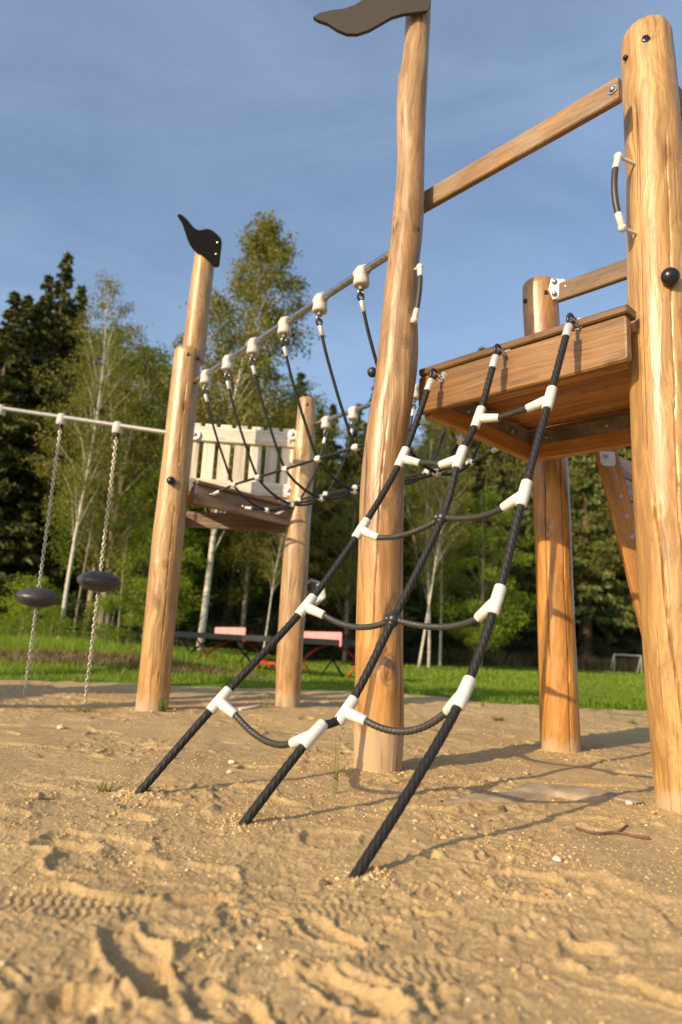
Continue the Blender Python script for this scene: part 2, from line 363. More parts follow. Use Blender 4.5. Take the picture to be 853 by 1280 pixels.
def m_sand():
    m, nt, b, out = newmat("sand"); t = NT(nt); c = t.coord()
    big = t.noise(c, 1.3, 4, 0.6); mid = t.noise(c, 9, 5, 0.65); fine = t.noise(c, 120, 4, 0.75); gr = t.noise(c, 520, 2, 0.7)
    col = t.mix(t.ramp(big, [(0.35, 0.0), (0.65, 1.0)]), (0.455, 0.305, 0.138), (0.55, 0.385, 0.185))
    col = t.mix(t.ramp(mid, [(0.4, 0.0), (0.75, 0.5)]), col, (0.32, 0.205, 0.092))
    col = t.mix(t.ramp(fine, [(0.42, 0.0), (0.66, 0.55)]), col, (0.70, 0.50, 0.25))
    col = t.mix(t.ramp(fine, [(0.26, 0.6), (0.42, 0.0)]), col, (0.24, 0.15, 0.065))
    col = t.mix(t.ramp(gr, [(0.34, 0.8), (0.46, 0.0)]), col, (0.20, 0.125, 0.065))
    col = t.mix(t.ramp(gr, [(0.57, 0.0), (0.68, 0.7)]), col, (0.74, 0.58, 0.38))
    vo = t.n('TexVoronoi'); vo.inputs['Scale'].default_value = 55; t.l(c, vo.inputs['Vector'])
    pick = t.n('SeparateColor'); t.l(vo.outputs['Color'], pick.inputs[0])
    grain = t.math('MULTIPLY', t.ramp(vo.outputs['Distance'], [(0.22, 1.0), (0.30, 0.0)]), t.ramp(pick.outputs[0], [(0.90, 0.0), (0.91, 1.0)]))
    col = t.mix(grain, col, t.mix(pick.outputs[1], (0.40, 0.30, 0.2), (0.72, 0.62, 0.48)))
    t.l(col, b.inputs['Base Color']); b.inputs['Roughness'].default_value = 0.95; b.inputs['Specular IOR Level'].default_value = 0.15
    h = t.math('ADD', t.math('MULTIPLY', mid, 0.8), t.math('ADD', t.math('MULTIPLY', fine, 0.5), t.math('ADD', t.math('MULTIPLY', gr, 0.16), t.math('MULTIPLY', grain, 0.25))))
    t.bump(h, 0.8, 0.014, b); return m
M_SAND = m_sand()

def m_meadow():
    m, nt, b, out = newmat("meadow"); t = NT(nt); c = t.coord()
    big = t.noise(c, 0.35, 4, 0.6); mid = t.noise(c, 3.0, 5, 0.7); fine = t.noise(c, 28, 4, 0.75)
    col = t.mix(t.ramp(big, [(0.35, 0.0), (0.65, 1.0)]), (0.13, 0.215, 0.018), (0.18, 0.26, 0.026))
    col = t.mix(t.ramp(mid, [(0.45, 0.0), (0.7, 0.6)]), col, (0.10, 0.15, 0.018))
    col = t.mix(t.ramp(fine, [(0.5, 0.0), (0.75, 0.6)]), col, (0.26, 0.29, 0.06))
    t.l(col, b.inputs['Base Color']); b.inputs['Roughness'].default_value = 0.95; b.inputs['Specular IOR Level'].default_value = 0.1
    t.bump(t.math('ADD', mid, fine), 0.8, 0.06, b); return m
M_MEADOW = m_meadow()

def m_leaf(name, c1, c2, c3, trans=0.35, scale=1.2, rough=0.55):
    m = bpy.data.materials.new(name); m.use_nodes = True; nt = m.node_tree; nt.nodes.clear(); t = NT(nt)
    out = t.n('OutputMaterial'); c = t.coord(); geo = t.n('NewGeometry')
    big = t.noise(c, scale, 3, 0.5); col = t.mix(t.ramp(big, [(0.38, 0.0), (0.62, 1.0)]), c1, c2)
    col = t.mix(t.ramp(geo.outputs['Random Per Island'], [(0.5, 0.0), (1.0, 0.8)]), col, c3)
    b = t.n('BsdfPrincipled'); b.inputs['Roughness'].default_value = rough; b.inputs['Specular IOR Level'].default_value = 0.3; t.l(col, b.inputs['Base Color'])
    tr = t.n('BsdfTranslucent'); t.l(t.mix(1.0, col, (1.3, 1.25, 0.5), 'MULTIPLY'), tr.inputs['Color'])
    mx_ = t.n('MixShader'); mx_.inputs[0].default_value = trans; t.l(b.outputs[0], mx_.inputs[1]); t.l(tr.outputs[0], mx_.inputs[2]); t.l(mx_.outputs[0], out.inputs[0])
    return m
M_SPR = m_leaf("spruce_needles", (0.048, 0.060, 0.014), (0.082, 0.092, 0.018), (0.14, 0.125, 0.028), 0.15, 0.8)
M_SPR2 = m_leaf("spruce_needles_pale", (0.085, 0.115, 0.030), (0.13, 0.155, 0.040), (0.19, 0.185, 0.05), 0.18, 0.8)
M_BIR = m_leaf("birch_leaves", (0.12, 0.15, 0.030), (0.20, 0.19, 0.042), (0.31, 0.235, 0.045), 0.35)
M_DEC = m_leaf("broad_leaves", (0.080, 0.125, 0.014), (0.145, 0.175, 0.020), (0.26, 0.235, 0.03), 0.4)
M_DEC2 = m_leaf("broad_leaves_bright", (0.12, 0.20, 0.012), (0.20, 0.27, 0.018), (0.30, 0.32, 0.04), 0.45)
M_DRK = m_leaf("undergrowth_leaves_shade", (0.020, 0.030, 0.010), (0.034, 0.044, 0.012), (0.060, 0.060, 0.016), 0.2)  # darker than real foliage: the forest interior's shade is put into the leaf colour
M_GRASS = m_leaf("grass_blades", (0.125, 0.235, 0.010), (0.19, 0.29, 0.018), (0.34, 0.32, 0.08), 0.45, 0.7)
M_DRYG = m_leaf("dry_grass", (0.18, 0.13, 0.06), (0.24, 0.17, 0.085), (0.10, 0.085, 0.04), 0.3, 0.7)
M_WEED = m_leaf("weed_green", (0.10, 0.17, 0.03), (0.15, 0.21, 0.04), (0.22, 0.22, 0.06), 0.4, 9)

def m_bark(name, a, b_, birch=False):
    m, nt, b, out = newmat(name); t = NT(nt)
    if birch:
        c = t.coord((2.2, 2.2, 7)); n = t.noise(c, 1.2, 4, 0.7); col = t.mix(t.ramp(n, [(0.55, 0.0), (0.66, 1.0)]), a, b_)
        n2 = t.noise(t.coord((8, 8, 26)), 1.0, 3, 0.7); col = t.mix(t.ramp(n2, [(0.62, 0.0), (0.7, 0.9)]), col, (0.05, 0.04, 0.035))
    else:
        c = t.coord((9, 9, 2)); n = t.noise(c, 1.0, 5, 0.7); col = t.mix(t.ramp(n, [(0.35, 0.0), (0.65, 1.0)]), a, b_)
    t.l(col, b.inputs['Base Color']); b.inputs['Roughness'].default_value = 0.9; t.bump(n, 0.6, 0.03, b); return m
M_BARK = m_bark("bark_brown", (0.10, 0.068, 0.045), (0.21, 0.14, 0.09))
M_BBARK = m_bark("bark_birch", (0.56, 0.50, 0.42), (0.20, 0.16, 0.12), True)
M_BARKG = m_bark("bark_grey", (0.16, 0.13, 0.095), (0.32, 0.26, 0.18))
M_STONE = m_plain("stone_pale", (0.60, 0.54, 0.44), 0.8, 0.0, 0.2, 60, 0.5)
M_STONEB = m_plain("stone_brown", (0.42, 0.29, 0.16), 0.9, 0.0, 0.25, 70, 0.6)
M_CLOD = m_plain("clod", (0.17, 0.105, 0.06), 0.95, 0.0, 0.3, 60, 0.8)
M_SHEET = m_plain("grey_sheet", (0.38, 0.29, 0.18), 0.9, 0.0, 0.2, 12, 0.5)
M_TWIG = m_plain("twig", (0.16, 0.075, 0.05), 0.8, 0.0, 0.3, 60, 0.5)

# ------------------------------------------------------------------ value noise (numpy)
def vnoise(x, y, seed=0):
    xi = np.floor(x).astype(np.int64); yi = np.floor(y).astype(np.int64); fx = x - xi; fy = y - yi
    fx = fx * fx * fx * (fx * (fx * 6 - 15) + 10); fy = fy * fy * fy * (fy * (fy * 6 - 15) + 10)
    def h(a, b):
        n = (a * 374761393 + b * 668265263 + seed * 974634777) & 0xffffffff
        n = ((n ^ (n >> 13)) * 1274126177) & 0xffffffff; n = n ^ (n >> 16)
        return (n & 0xffff) / 32767.5 - 1.0
    return (h(xi, yi) * (1 - fx) + h(xi + 1, yi) * fx) * (1 - fy) + (h(xi, yi + 1) * (1 - fx) + h(xi + 1, yi + 1) * fx) * fy
def sstep(a, b, x): t = np.clip((x - a) / (b - a), 0, 1); return t * t * (3 - 2 * t)

EX = np.array([-14, -6, -3.6, -2.25, -1.1, 0.26, 1.0, 2.3, 3.55, 6, 14]); EY = np.array([7.0, 7.3, 7.6, 8.05, 8.3, 9.0, 8.6, 8.05, 8.1, 8.3, 9.0])
def edge_y(x): return np.interp(x, EX, EY) + 0.12 * vnoise(x * 1.1, x * 0 + 3, 5) + 0.06 * vnoise(x * 4, x * 0 + 1, 6)

# footprints / pits: (x, y, angle, length, width, depth)
_fr = random.Random(5); PRINTS = []
for (px, py, ang, L, w, d, tr) in [(165, 1195, -58, .30, .085, .024, 0), (60, 1125, 8, .27, .10, .010, 1), (130, 1135, 12, .25, .10, .010, 1), (235, 1128, 30, .22, .07, .016, 0),
                               (545, 1210, 4, .28, .10, .010, 1), (425, 1132, 10, .20, .09, .009, 1), (410, 1160, -50, .22, .07, .018, 0), (440, 1240, -42, .24, .07, .020, 0),
                               (150, 1028, 0, .18, .08, .014, 0), (75, 1062, 8, .18, .07, .014, 0), (540, 1072, 3, .10, .06, .020, 0), (625, 1078, 20, .10, .07, .022, 0),
                               (60, 1262, 30, .20, .09, .024, 0), (280, 1262, -40, .20, .08, .018, 0), (770, 1225, -35, .20, .07, .014, 0), (185, 1010, 10, .20, .09, .010, 1), (640, 1100, 0, .2, .09, .006, 1)]:
    g = gnd(px, py); PRINTS.append((g[0], g[1], radians(ang), L, w, d, tr))
for _ in range(70):
    PRINTS.append((_fr.uniform(-4, 4), _fr.uniform(2.6, 7.5), _fr.uniform(0, pi), .25, .10, _fr.uniform(.006, .014), _fr.random() < .5))
MOUNDS = [(0.23, 3.36, .20, .012), (1.394, 2.75, .22, .02), (1.393, 4.3, .2, .015), (-1.398, 5.55, .2, .012), (-.387, 6.27, .2, .01),
          (-.66, 2.58, .10, .016), (-.25, 2.28, .10, .010), (0.10, 1.88, .10, .008)]

def sand_z(x, y):
    z = 0.016 * vnoise(x * 1.1, y * 1.1, 1) + 0.011 * vnoise(x * 2.7, y * 2.7, 2)
    wx = x + 0.04 * vnoise(x * 7, y * 7, 21) + 0.012 * vnoise(x * 23, y * 23, 23); wy = y + 0.04 * vnoise(x * 7 + 9, y * 7, 22) + 0.012 * vnoise(x * 23, y * 23 + 5, 24)
    rough = 0.25 + 0.75 * sstep(-0.2, 0.5, vnoise(x * 1.6, y * 1.6, 12))
    z = z + 0.0060 * vnoise(wx * 5.2, wy * 5.2, 3) + 0.0036 * rough * vnoise(wx * 12, wy * 12, 4)
    z = z + 0.0020 * rough * vnoise(wx * 28, wy * 28, 7)
    n5 = vnoise(wx * 52, wy * 52, 8); z = z + 0.0058 * rough * np.clip(n5 - 0.3, 0, 1)
    n6 = vnoise(x * 105, y * 105, 9); z = z + 0.0032 * (rough + .15) * np.clip(n6 - 0.25, 0, 1) + 0.0006 * n6
    cm = sstep(0.0, 0.45, vnoise(x * 1.9 + 4, y * 1.9, 14)); c1 = vnoise(wx * 36, wy * 36, 15); c2 = vnoise(wx * 70, wy * 70, 16)
    z = z + cm * (0.012 * np.clip(c1 - 0.2, 0, 1) + 0.007 * np.clip(c2 - .2, 0, 1))
    # scattered scuffs: short crescent dents
    sc1 = vnoise(wx * 3.3 + 20, wy * 5.5, 17); z = z - 0.012 * sstep(.45, .62, sc1) + 0.006 * sstep(.25, .45, sc1)
    for (cx, cy, a, L, w, d, tr) in PRINTS:
        m = (np.abs(x - cx) < .3) & (np.abs(y - cy) < .3)
        if not m.any(): continue
        xm = x[m] - cx; ym = y[m] - cy
        u_ = xm * cos(a) + ym * sin(a); v_ = -xm * sin(a) + ym * cos(a)
        vv = v_ + 0.014 * vnoise(u_ * 14 + cx * 9, v_ * 14, 31) + 0.006 * vnoise(u_ * 40, v_ * 40, 33); uu = u_ + 0.03 * vnoise(v_ * 12, u_ * 12 + cx * 5, 32)
        wl_ = w * (0.5 + 0.07 * np.cos(u_ / L * 2 * pi * 1.2))
        r = (np.abs(uu) / (L / 2)) ** 3 + (np.abs(vv) / wl_) ** 3
        ins = 1 - sstep(0.45, 1.25, r)
        rim = np.exp(-((r - 1.7) / 0.8) ** 2) * d * 0.35 * (0.4 + 0.6 * (vnoise(u_ * 9, v_ * 9, 34) > -.2))
        fade = sstep(-.5, .3, vnoise(u_ * 10 + cx, v_ * 10, 35))
        tread = tr * 0.0019 * np.sin(u_ * 2 * pi / 0.021 + 1.2 * np.sin(v_ * 2 * pi / .06)) * fade
        zz = z[m]; z[m] = zz * (1 - ins * (0.6 if tr else .2)) - ins * d * (0.7 + 0.35 * np.sin(u_ / L * 4)) + ins * tread + rim
    for (cx, cy, r, h) in MOUNDS:
        z = z + h * np.exp(-((x - cx) ** 2 + (y - cy) ** 2) / (r * r))
    ey = edge_y(x); z = z - 0.16 * sstep(-0.15, 0.55, y - ey)
    return z

def meadow_z(x, y):
    ey = edge_y(x); d = y - ey
    z = -0.30 + 0.31 * sstep(-0.9, 0.12, d) + 0.02 * vnoise(x * .9, y * .9, 40) * sstep(0, 1, d) + 0.012 * vnoise(x * 3, y * 3, 41)
    z = z - 0.16 * sstep(9.5, 15, y) * sstep(-3.5, 1, x)
    z = z + 0.20 * np.exp(-((y - 10.6 - 0.15 * x) / 0.9) ** 2) * sstep(-0.5, -3.2, x) + 0.16 * sstep(10, 12.5, y) * sstep(-1.5, -4.5, x)
    z = z - 0.5 * sstep(0.5, 6, np.maximum(0, -y - 2))
    return z

# ------------------------------------------------------------------ ground
def build_ground():
    nc, nr = 700, 880
    tt = np.linspace(-1, 1, nc); ang = np.where(np.abs(tt) < 0.86, tt / 0.86 * radians(32), np.sign(tt) * (radians(32) + (np.abs(tt) - .86) / .14 * radians(40)))
    d = 0.55 * (10.2 / 0.55) ** (np.linspace(0, 1, nr) ** 1.0)
    X = np.tan(ang)[None, :] * d[:, None]; X = np.clip(X, -16, 16); Y = np.repeat(d[:, None], nc, 1)
    Z = sand_z(X.ravel(), Y.ravel())
    idx = np.arange(nc * nr).reshape(nr, nc); Fc = np.stack([idx[:-1, :-1], idx[:-1, 1:], idx[1:, 1:], idx[1:, :-1]], -1).reshape(-1, 4)
    me = fastmesh("sand", np.stack([X.ravel(), Y.ravel(), Z], 1), Fc, M_SAND, True); prop(place("sand", me), kind='structure')
    # sand around and behind the camera
    n = 90; xs = np.linspace(-14, 14, n); ys = np.linspace(-9, 8, n); XX, YY = np.meshgrid(xs, ys); ZZ = -0.045 + 0.012 * vnoise(XX.ravel() * 2, YY.ravel() * 2, 1)
    idx = np.arange(n * n).reshape(n, n); Fc = np.stack([idx[:-1, :-1], idx[:-1, 1:], idx[1:, 1:], idx[1:, :-1]], -1).reshape(-1, 4)
    prop(place("sand_around", fastmesh("sand_around", np.stack([XX.ravel(), YY.ravel(), ZZ], 1), Fc, M_SAND, True)), kind='structure')
    # meadow to the horizon
    xs = np.concatenate([-np.geomspace(600, 20, 26), np.linspace(-19, 19, 150), np.geomspace(20, 600, 26)])
    ys = np.concatenate([np.linspace(-600, -12, 20), np.linspace(-10, 6, 22), np.linspace(6.2, 24, 130), np.geomspace(25, 900, 34)])
    XX, YY = np.meshgrid(xs, ys); ZZ = meadow_z(XX.ravel(), YY.ravel()); a, b = XX.shape
    idx = np.arange(a * b).reshape(a, b); Fc = np.stack([idx[:-1, :-1], idx[:-1, 1:], idx[1:, 1:], idx[1:, :-1]], -1).reshape(-1, 4)
    prop(place("meadow", fastmesh("meadow", np.stack([XX.ravel(), YY.ravel(), ZZ], 1), Fc, M_MEADOW, True)), kind='structure')
build_ground()

# ------------------------------------------------------------------ logs
def log(name, Y, prof, mat, parent, seed=0, top='flat', z_top=None, grooves=(), knots=(), n=168, dz=0.02, z0=-0.35, wob=0.012):
    "prof: list of (x, z, diameter) up the log, at distance Y"
    xs = [p[0] for p in prof]; zs = [p[1] for p in prof]; ds = [p[2] for p in prof]
    zt = z_top or zs[-1]; m = int((zt - z0) / dz) + 1; Z = np.linspace(z0, zt, m)
    def sm(vals):
        v = np.interp(Z, zs, vals); k = 11; p = np.pad(v, k // 2, 'edge'); return np.convolve(p, np.ones(k) / k, 'valid')
    cx = sm(xs); rr = sm(ds) / 2; th = np.linspace(0, 2 * pi, n, endpoint=False)
    TH, ZZ = np.meshgrid(th, Z); R_ = np.repeat(rr[:, None], n, 1)
    R_ = R_ * (1 + wob * 3.0 * vnoise(np.cos(TH) * 1.2 + 7 * seed, ZZ * 1.6 + np.sin(TH) * 1.2, seed) + wob * 1.3 * vnoise(np.cos(TH) * 3 + ZZ * .4, ZZ * 4 + np.sin(TH) * 3, seed + 1) + wob * .35 * vnoise(TH * 9, ZZ * 2.2, seed + 2))
    R_[:, :] = R_
    for (a, z1, z2, w, d, drift) in grooves:
        c = a + drift * (ZZ - z1) / (z2 - z1) + 0.03 * vnoise(ZZ * 6, ZZ * 0, seed + 9)
        dd = np.abs((TH - c + pi) % (2 * pi) - pi); msk = sstep(z1, z1 + .1, ZZ) * (1 - sstep(z2 - .1, z2, ZZ)) if z1 > 0 else (1 - sstep(z2 - .1, z2, ZZ))
        R_ = R_ - d * np.clip(1 - dd / w, 0, 1) * msk
    for (a, zk, s, hgt) in knots:
        dd = np.abs((TH - a + pi) % (2 * pi) - pi) * rr[:, None]; q = (dd ** 2 + ((ZZ - zk) * 0.75) ** 2) / (s * s)
        R_ = R_ + hgt * np.exp(-q) - hgt * 0.9 * np.exp(-q * 9)
    if top == 'dome': R_ = R_ * np.sqrt(np.clip(1 - ((ZZ - (zt - 0.10)) / 0.101).clip(0, 1) ** 2.4, 0.0004, 1))
    elif top == 'round': R_ = R_ * np.where(ZZ > zt - 0.025, 1 - 0.10 * ((ZZ - zt + 0.025) / 0.025) ** 2, 1)
    X = cx[:, None] + R_ * np.cos(TH); YY = Y + R_ * np.sin(TH)
    V = np.stack([X.ravel(), YY.ravel(), ZZ.ravel()], 1) - root_org(parent)
    idx = np.arange(m * n).reshape(m, n); nx = np.roll(idx, -1, 1)
    Fc = [tuple(f) for f in np.stack([idx[:-1], nx[:-1], nx[1:], idx[1:]], -1).reshape(-1, 4).tolist()]
    Fc.append(tuple(idx[-1].tolist())); Fc.append(tuple(idx[0].tolist())[::-1])
    me = mkmesh(name, V, Fc, mat, True); me.polygons[-2].use_smooth = False; me.set_sharp_from_angle(angle=radians(50))
    return place(name, me, parent)

def cap(parent, p, nrm, r=0.018, h=0.008, mat=None, name='bolt_cap'):
    p = V3(*p); nrm = unit(nrm); return MB().tube([p - nrm * .01, p + nrm * h * .5, p + nrm * h * .9, p + nrm * h], [r, r, r * .75, r * .2], 12).build(name, mat or M_BLACK, parent, sharp=50)

def bolt(parent, p, nrm, r=0.014, name='bolt'):
    p = V3(*p); nrm = unit(nrm); return MB().cyl(p - nrm * .006, p + nrm * .003, r * 1.45, n=12).ball(p + nrm * .003, r, 10, (1, 1, .7), nrm).build(name, M_STEEL, parent, sharp=50)

U_ = unit((0.695, -0.719, 0)); N_ = V3(-0.719, -0.695, 0)   # along the tower front; outward from it
VB = -N_

def seen(Y, rows):
    "log outline (centre column, row, width in the photograph) turned into metres at distance Y"
    out = []
    for (x, y, w) in rows:
        p = at(x, y, Y); dep = (p - np.array([0, 0, CAMH])) @ fw; out.append((p[0], p[2], w / F * dep))
    return out
# tower
CY, RY_, DY = 3.36, 2.75, 4.30
tower = thing('climbing_tower', (0.8, 3.5, 0), 'tall wooden climbing tower with raised deck, round log posts and a brown wavy flag', 'climbing tower')
pC = log('post', CY, seen(CY, [(473, 965, 59), (474, 930, 62), (475, 903, 64), (475, 850, 60), (475, 760, 58), (476, 700, 55), (478, 600, 54), (485, 530, 53), (494, 480, 51), (498, 440, 51), (499, 400, 45), (502, 345, 39), (508, 300, 39), (512, 250, 37), (514, 210, 33), (514, 160, 35), (515, 118, 37), (518, 95, 34), (521, 60, 31), (523, 20, 31), (524, -60, 30)]),
         M_C, tower, 3, 'flat', 4.45, grooves=[(radians(322), .1, 3.2, .045, .014, .4), (radians(252), .55, 1.7, .038, .008, .25)], knots=[(radians(283), .42, .06, .018), (radians(290), 1.15, .035, .008), (radians(300), 2.28, .04, .012), (radians(200), 3.75, .05, .01), (radians(282), 3.3, .03, .008)], wob=0.013)
prop(pC, 'tall knotty log post reaching up to the flag')
pR = log('post', RY_, [(1.394, 0, .252), (1.357, .655, .248), (1.341, 1.309, .253), (1.341, 2.028, .258), (1.349, 2.819, .249), (1.339, 3.289, .241), (1.335, 3.50, .225)],
         M_R, tower, 5, 'dome', 3.545, grooves=[(radians(262), .9, 2.9, .038, .008, .15), (radians(248), .05, 1.25, .04, .014, -.45)], knots=[(radians(232), 1.15, .04, .006)], wob=0.008)
pD = log('post', DY, seen(DY, [(701, 943, 49), (698, 850, 46), (693.5, 740, 44), (690.5, 650, 44), (688, 590, 43), (682, 480, 43), (675.5, 380, 43), (675, 353, 42)]),
         M_D, tower, 8, 'round', 3.07, grooves=[(radians(282), .0, 1.95, .045, .020, .12), (radians(225), .5, 1.75, .042, .014, .2)], knots=[(radians(240), 1.36, .07, .012)], wob=0.010)
pE = log('post', 3.52, [(2.30, 0, .24), (2.27, 2, .24), (2.25, 3.4, .23)], M_R, tower, 11, 'dome', 3.5, wob=0.01, dz=.04, n=48)

LP = V3(0.377, 3.40, 0); RP = LP + U_ * 1.095
zt = 2.012
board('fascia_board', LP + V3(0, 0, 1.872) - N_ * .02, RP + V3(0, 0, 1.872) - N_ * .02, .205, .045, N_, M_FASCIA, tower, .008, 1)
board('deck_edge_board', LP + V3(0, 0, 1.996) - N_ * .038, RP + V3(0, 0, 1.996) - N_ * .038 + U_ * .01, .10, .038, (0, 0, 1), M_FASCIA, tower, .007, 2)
for i in range(7):
    o_ = VB * (.075 + i * .138 + .07)
    board('deck_plank', LP + o_ + V3(0, 0, 1.957 + .007 * (i % 2)) - U_ * .0, RP + o_ + V3(0, 0, 1.957 + .007 * (i % 2)) + U_ * (-.005, -.055, -.03, .22, .22, .22, .22)[i], .120, .038, (0, 0, 1), M_PLANK, tower, .013, 10 + i)
SB0 = LP + VB * .045; SB1 = LP + VB * 1.02
board('side_beam', SB0 + U_ * .03 + V3(0, 0, 1.84), SB1 + U_ * .03 + V3(0, 0, 1.84), .05, .17, (0, 0, 1), M_PLANK, tower, .006, 20)
board('side_beam', RP + VB * .42 + U_ * .1 + V3(0, 0, 1.84), RP + VB * 1.02 + U_ * .1 + V3(0, 0, 1.84), .05, .17, (0, 0, 1), M_PLANK, tower, .006, 21)
BK0 = LP + VB * 1.05; BK1 = RP + VB * 1.05 + U_ * .2
board('back_beam', BK0 + V3(0, 0, 1.842), BK1 + V3(0, 0, 1.842), .20, .05, N_, M_PLANK, tower, .006, 22)
ang = MB()
def angle_iron(mb, a, b, inw, h=.055, t=.006):
    a = V3(*a); b = V3(*b); inw = unit(inw)
    for (o, hh, ww) in ((inw * 0, h, t), (inw * .016 + V3(0, 0, h / 2 - t), t, .032)):
        c = [o - inw * ww / 2 - V3(0, 0, hh / 2), o + inw * ww / 2 - V3(0, 0, hh / 2), o + inw * ww / 2 + V3(0, 0, hh / 2), o - inw * ww / 2 + V3(0, 0, hh / 2)]
        mb.prism([a + q for q in c], b - a)
ai = MB(); angle_iron(ai, SB0 + U_ * .062 + V3(0, 0, 1.880), SB1 + U_ * .062 + V3(0, 0, 1.880), U_, .07); ai.build('steel_angle', M_ANGLE, tower, False)
ai = MB(); angle_iron(ai, BK0 + U_ * .07 + N_ * .034 + V3(0, 0, 1.868), BK1 - U_ * .05 + N_ * .034 + V3(0, 0, 1.868), N_, .075); ai.build('steel_angle', M_ANGLE, tower, False)
for k in (.12, .5, .8): bolt(tower, BK0 + U_ * (k + .05) + N_ * .04 + V3(0, 0, 1.87), N_, .012)
for k in (.3, .75): bolt(tower, SB0 + VB * k + U_ * .068 + V3(0, 0, 1.87), U_, .012)

# rails
zb = at(531, 256, 3.48)[2]
b0 = at(531, 256, 3.48); b1 = V3(*gnd(777, 111, b0[2]))
b0 = V3(b0[0] - .02, b0[1], zb); dirb = unit(V3(b1[0], b1[1], zb) - b0); lenb = np.linalg.norm(V3(b1[0], b1[1], zb) - b0)
rb = board('guard_rail', b0 - dirb * .005, b0 + dirb * (lenb - .005), .04, .118, (0, 0, 1), M_RAIL, tower, .006, 30)
nb = unit(np.cross(dirb, (0, 0, 1)) * -1); nb = nb if nb[1] < 0 else -nb
bolt(tower, b0 + dirb * .035 + nb * .022, nb, .013); bolt(tower, b0 + dirb * (lenb - .03) + nb * .022, nb, .015)
d0 = V3(1.36, 4.17, 2.93); d1 = d0 + U_ * 1.10
board('guard_rail', d0, d1, .04, .125, (0, 0, 1), M_RAIL, tower, .006, 31)
e0 = at(838, 128, 2.86); board('guard_rail', V3(1.42, 2.73, 3.17), V3(2.20, 3.42, 3.17), .04, .13, (0, 0, 1), M_RAIL, tower, .006, 32)
# bracket on the back post
bk = V3(1.345, 4.165, 2.955)
br = MB(); br.prism([bk + V3(*q) for q in ((-.02, -.012, -.075), (.05, -.03, -.06), (.085, -.05, .0), (.05, -.03, .065), (-.03, -.01, .075), (-.045, -.005, 0))], (0, .0, .0) + V3(.006, .012, 0)); brk = br.build('corner_bracket', M_FERR, tower, False)
for q in ((-.01, -.02, .045), (-.012, -.02, -.04), (.055, -.045, .0)): MB().ball(bk + V3(*q), .019, 10).build('dome_nut', M_STEEL, brk)
cap(tower, at(682, 366, 4.185), (-.1, -1, 0), .016); cap(tower, at(656, 376, 4.26), (-1, -.3, 0), .016)
# caps and knob on the right post
cap(tower, at(809, 49, RY_ - .10), (-.2, -1, .15), .024, .01); cap(tower, at(781, 72, RY_ - .03), (-1, -.3, 0.1), .012, .006)
kb = MB(); kp = at(838, 346, RY_ - .15); kb.ball(kp, .040, 16, (1, 1, .85), (0.1, -1, 0)); kb.cyl(kp, kp + V3(0, .06, 0), .026); kb.build('black_knob', M_BLACK, tower)
ply = at(521, 287, CY - .06); MB().ball(ply, .016, 8, (1, .6, 1.4)).build('bolt_cap', M_BALL, tower)
# brown flag on the centre post
fl = [(392, 21), (400, 16), (414, 13), (430, 11), (444, 6), (456, -2), (470, -12), (484, -18), (500, -20), (520, -16), (540, -10), (539, 4), (534, 13), (520, 15), (504, 17), (490, 21), (476, 29), (462, 37), (447, 42), (434, 42), (422, 37), (410, 29), (398, 25)]
MB().prism([at(x, y, CY - .112) for x, y in fl], (0, .022, 0)).build('flag', M_FLAGB, tower, False)
# hand grips
def grip(parent, a, b, bulge, post_x, post_y, r=.0125):
    a = V3(*a); b = V3(*b); pts = [a + (b - a) * t + bulge * 4 * t * (1 - t) for t in np.linspace(0.16, .84, 34)]
    c = MB(); c.tube(pts, r, 24, prof=lambda th, L: 1 + .16 * abs(cos(3 * (th + L * 2 * pi / .10)))); g = c.build('hand_grip', M_CABLE, parent)
    for (p, q) in ((a, pts[0]), (b, pts[-1])):
        d = unit(q - p); f = MB(); f.cyl(p + d * .012, q + d * .012, .0155, .0145, 12, .003); f.ball(p, .0195, 10); f.cyl(p, p + V3(post_x - p[0], post_y - p[1], 0) * .45, .0075, n=10); f.build('end_fitting', M_WHITE, g, sharp=50)
    return g
grip(tower, at(773, 196, 2.66), at(778, 285, 2.66), V3(-.030, -.01, 0), 1.345, 2.75); grip(tower, at(525, 334, CY - .08), at(518, 400, CY - .11), V3(.010, -.01, 0), .27, 3.36)
# board wall behind: inclined stringer with planks
w0 = V3(1.56, 4.02, 1.78); w1 = V3(1.86, 3.99, .50); q0 = at(758, 568, 4.0); q1 = at(822, 812, 4.0)
sd_ = unit(q1 - q0); st = board('climbing_wall_stringer', q0 - sd_ * .08, q1 + sd_ * .25, .125, .05, (0, -1, 0), M_BRACE, tower, .006, 40)
pl_ = MB(); pa = q0 + V3(-.005, -.028, -.035); pl_.prism([pa + V3(x, 0, z) for x, z in ((-.05, .045), (.045, .045), (.05, -.03), (.038, -.045), (-.025, -.045), (-.04, -.03))], (0, .004, 0)); pl_.build('steel_plate', M_FERR, st, False)
for k in range(8):
    p = q0 + sd_ * (.02 + .125 * k) + V3(.012, -.027, 0)
    bolt(st, p + (V3(-.03, -.004, 0) if k == 0 else 0), (0, -1, 0), .0085)
sp_ = unit(V3(.75, .66, 0))
for k in range(8):
    p = q0 + sd_ * (.02 + .155 * k) + V3(.05, .10, 0); board('climbing_wall_plank', p - sp_ * .03, p + sp_ * .95, .145, .03, unit(np.cross(sp_, sd_)), M_PLANK, tower, .005, 50 + k)

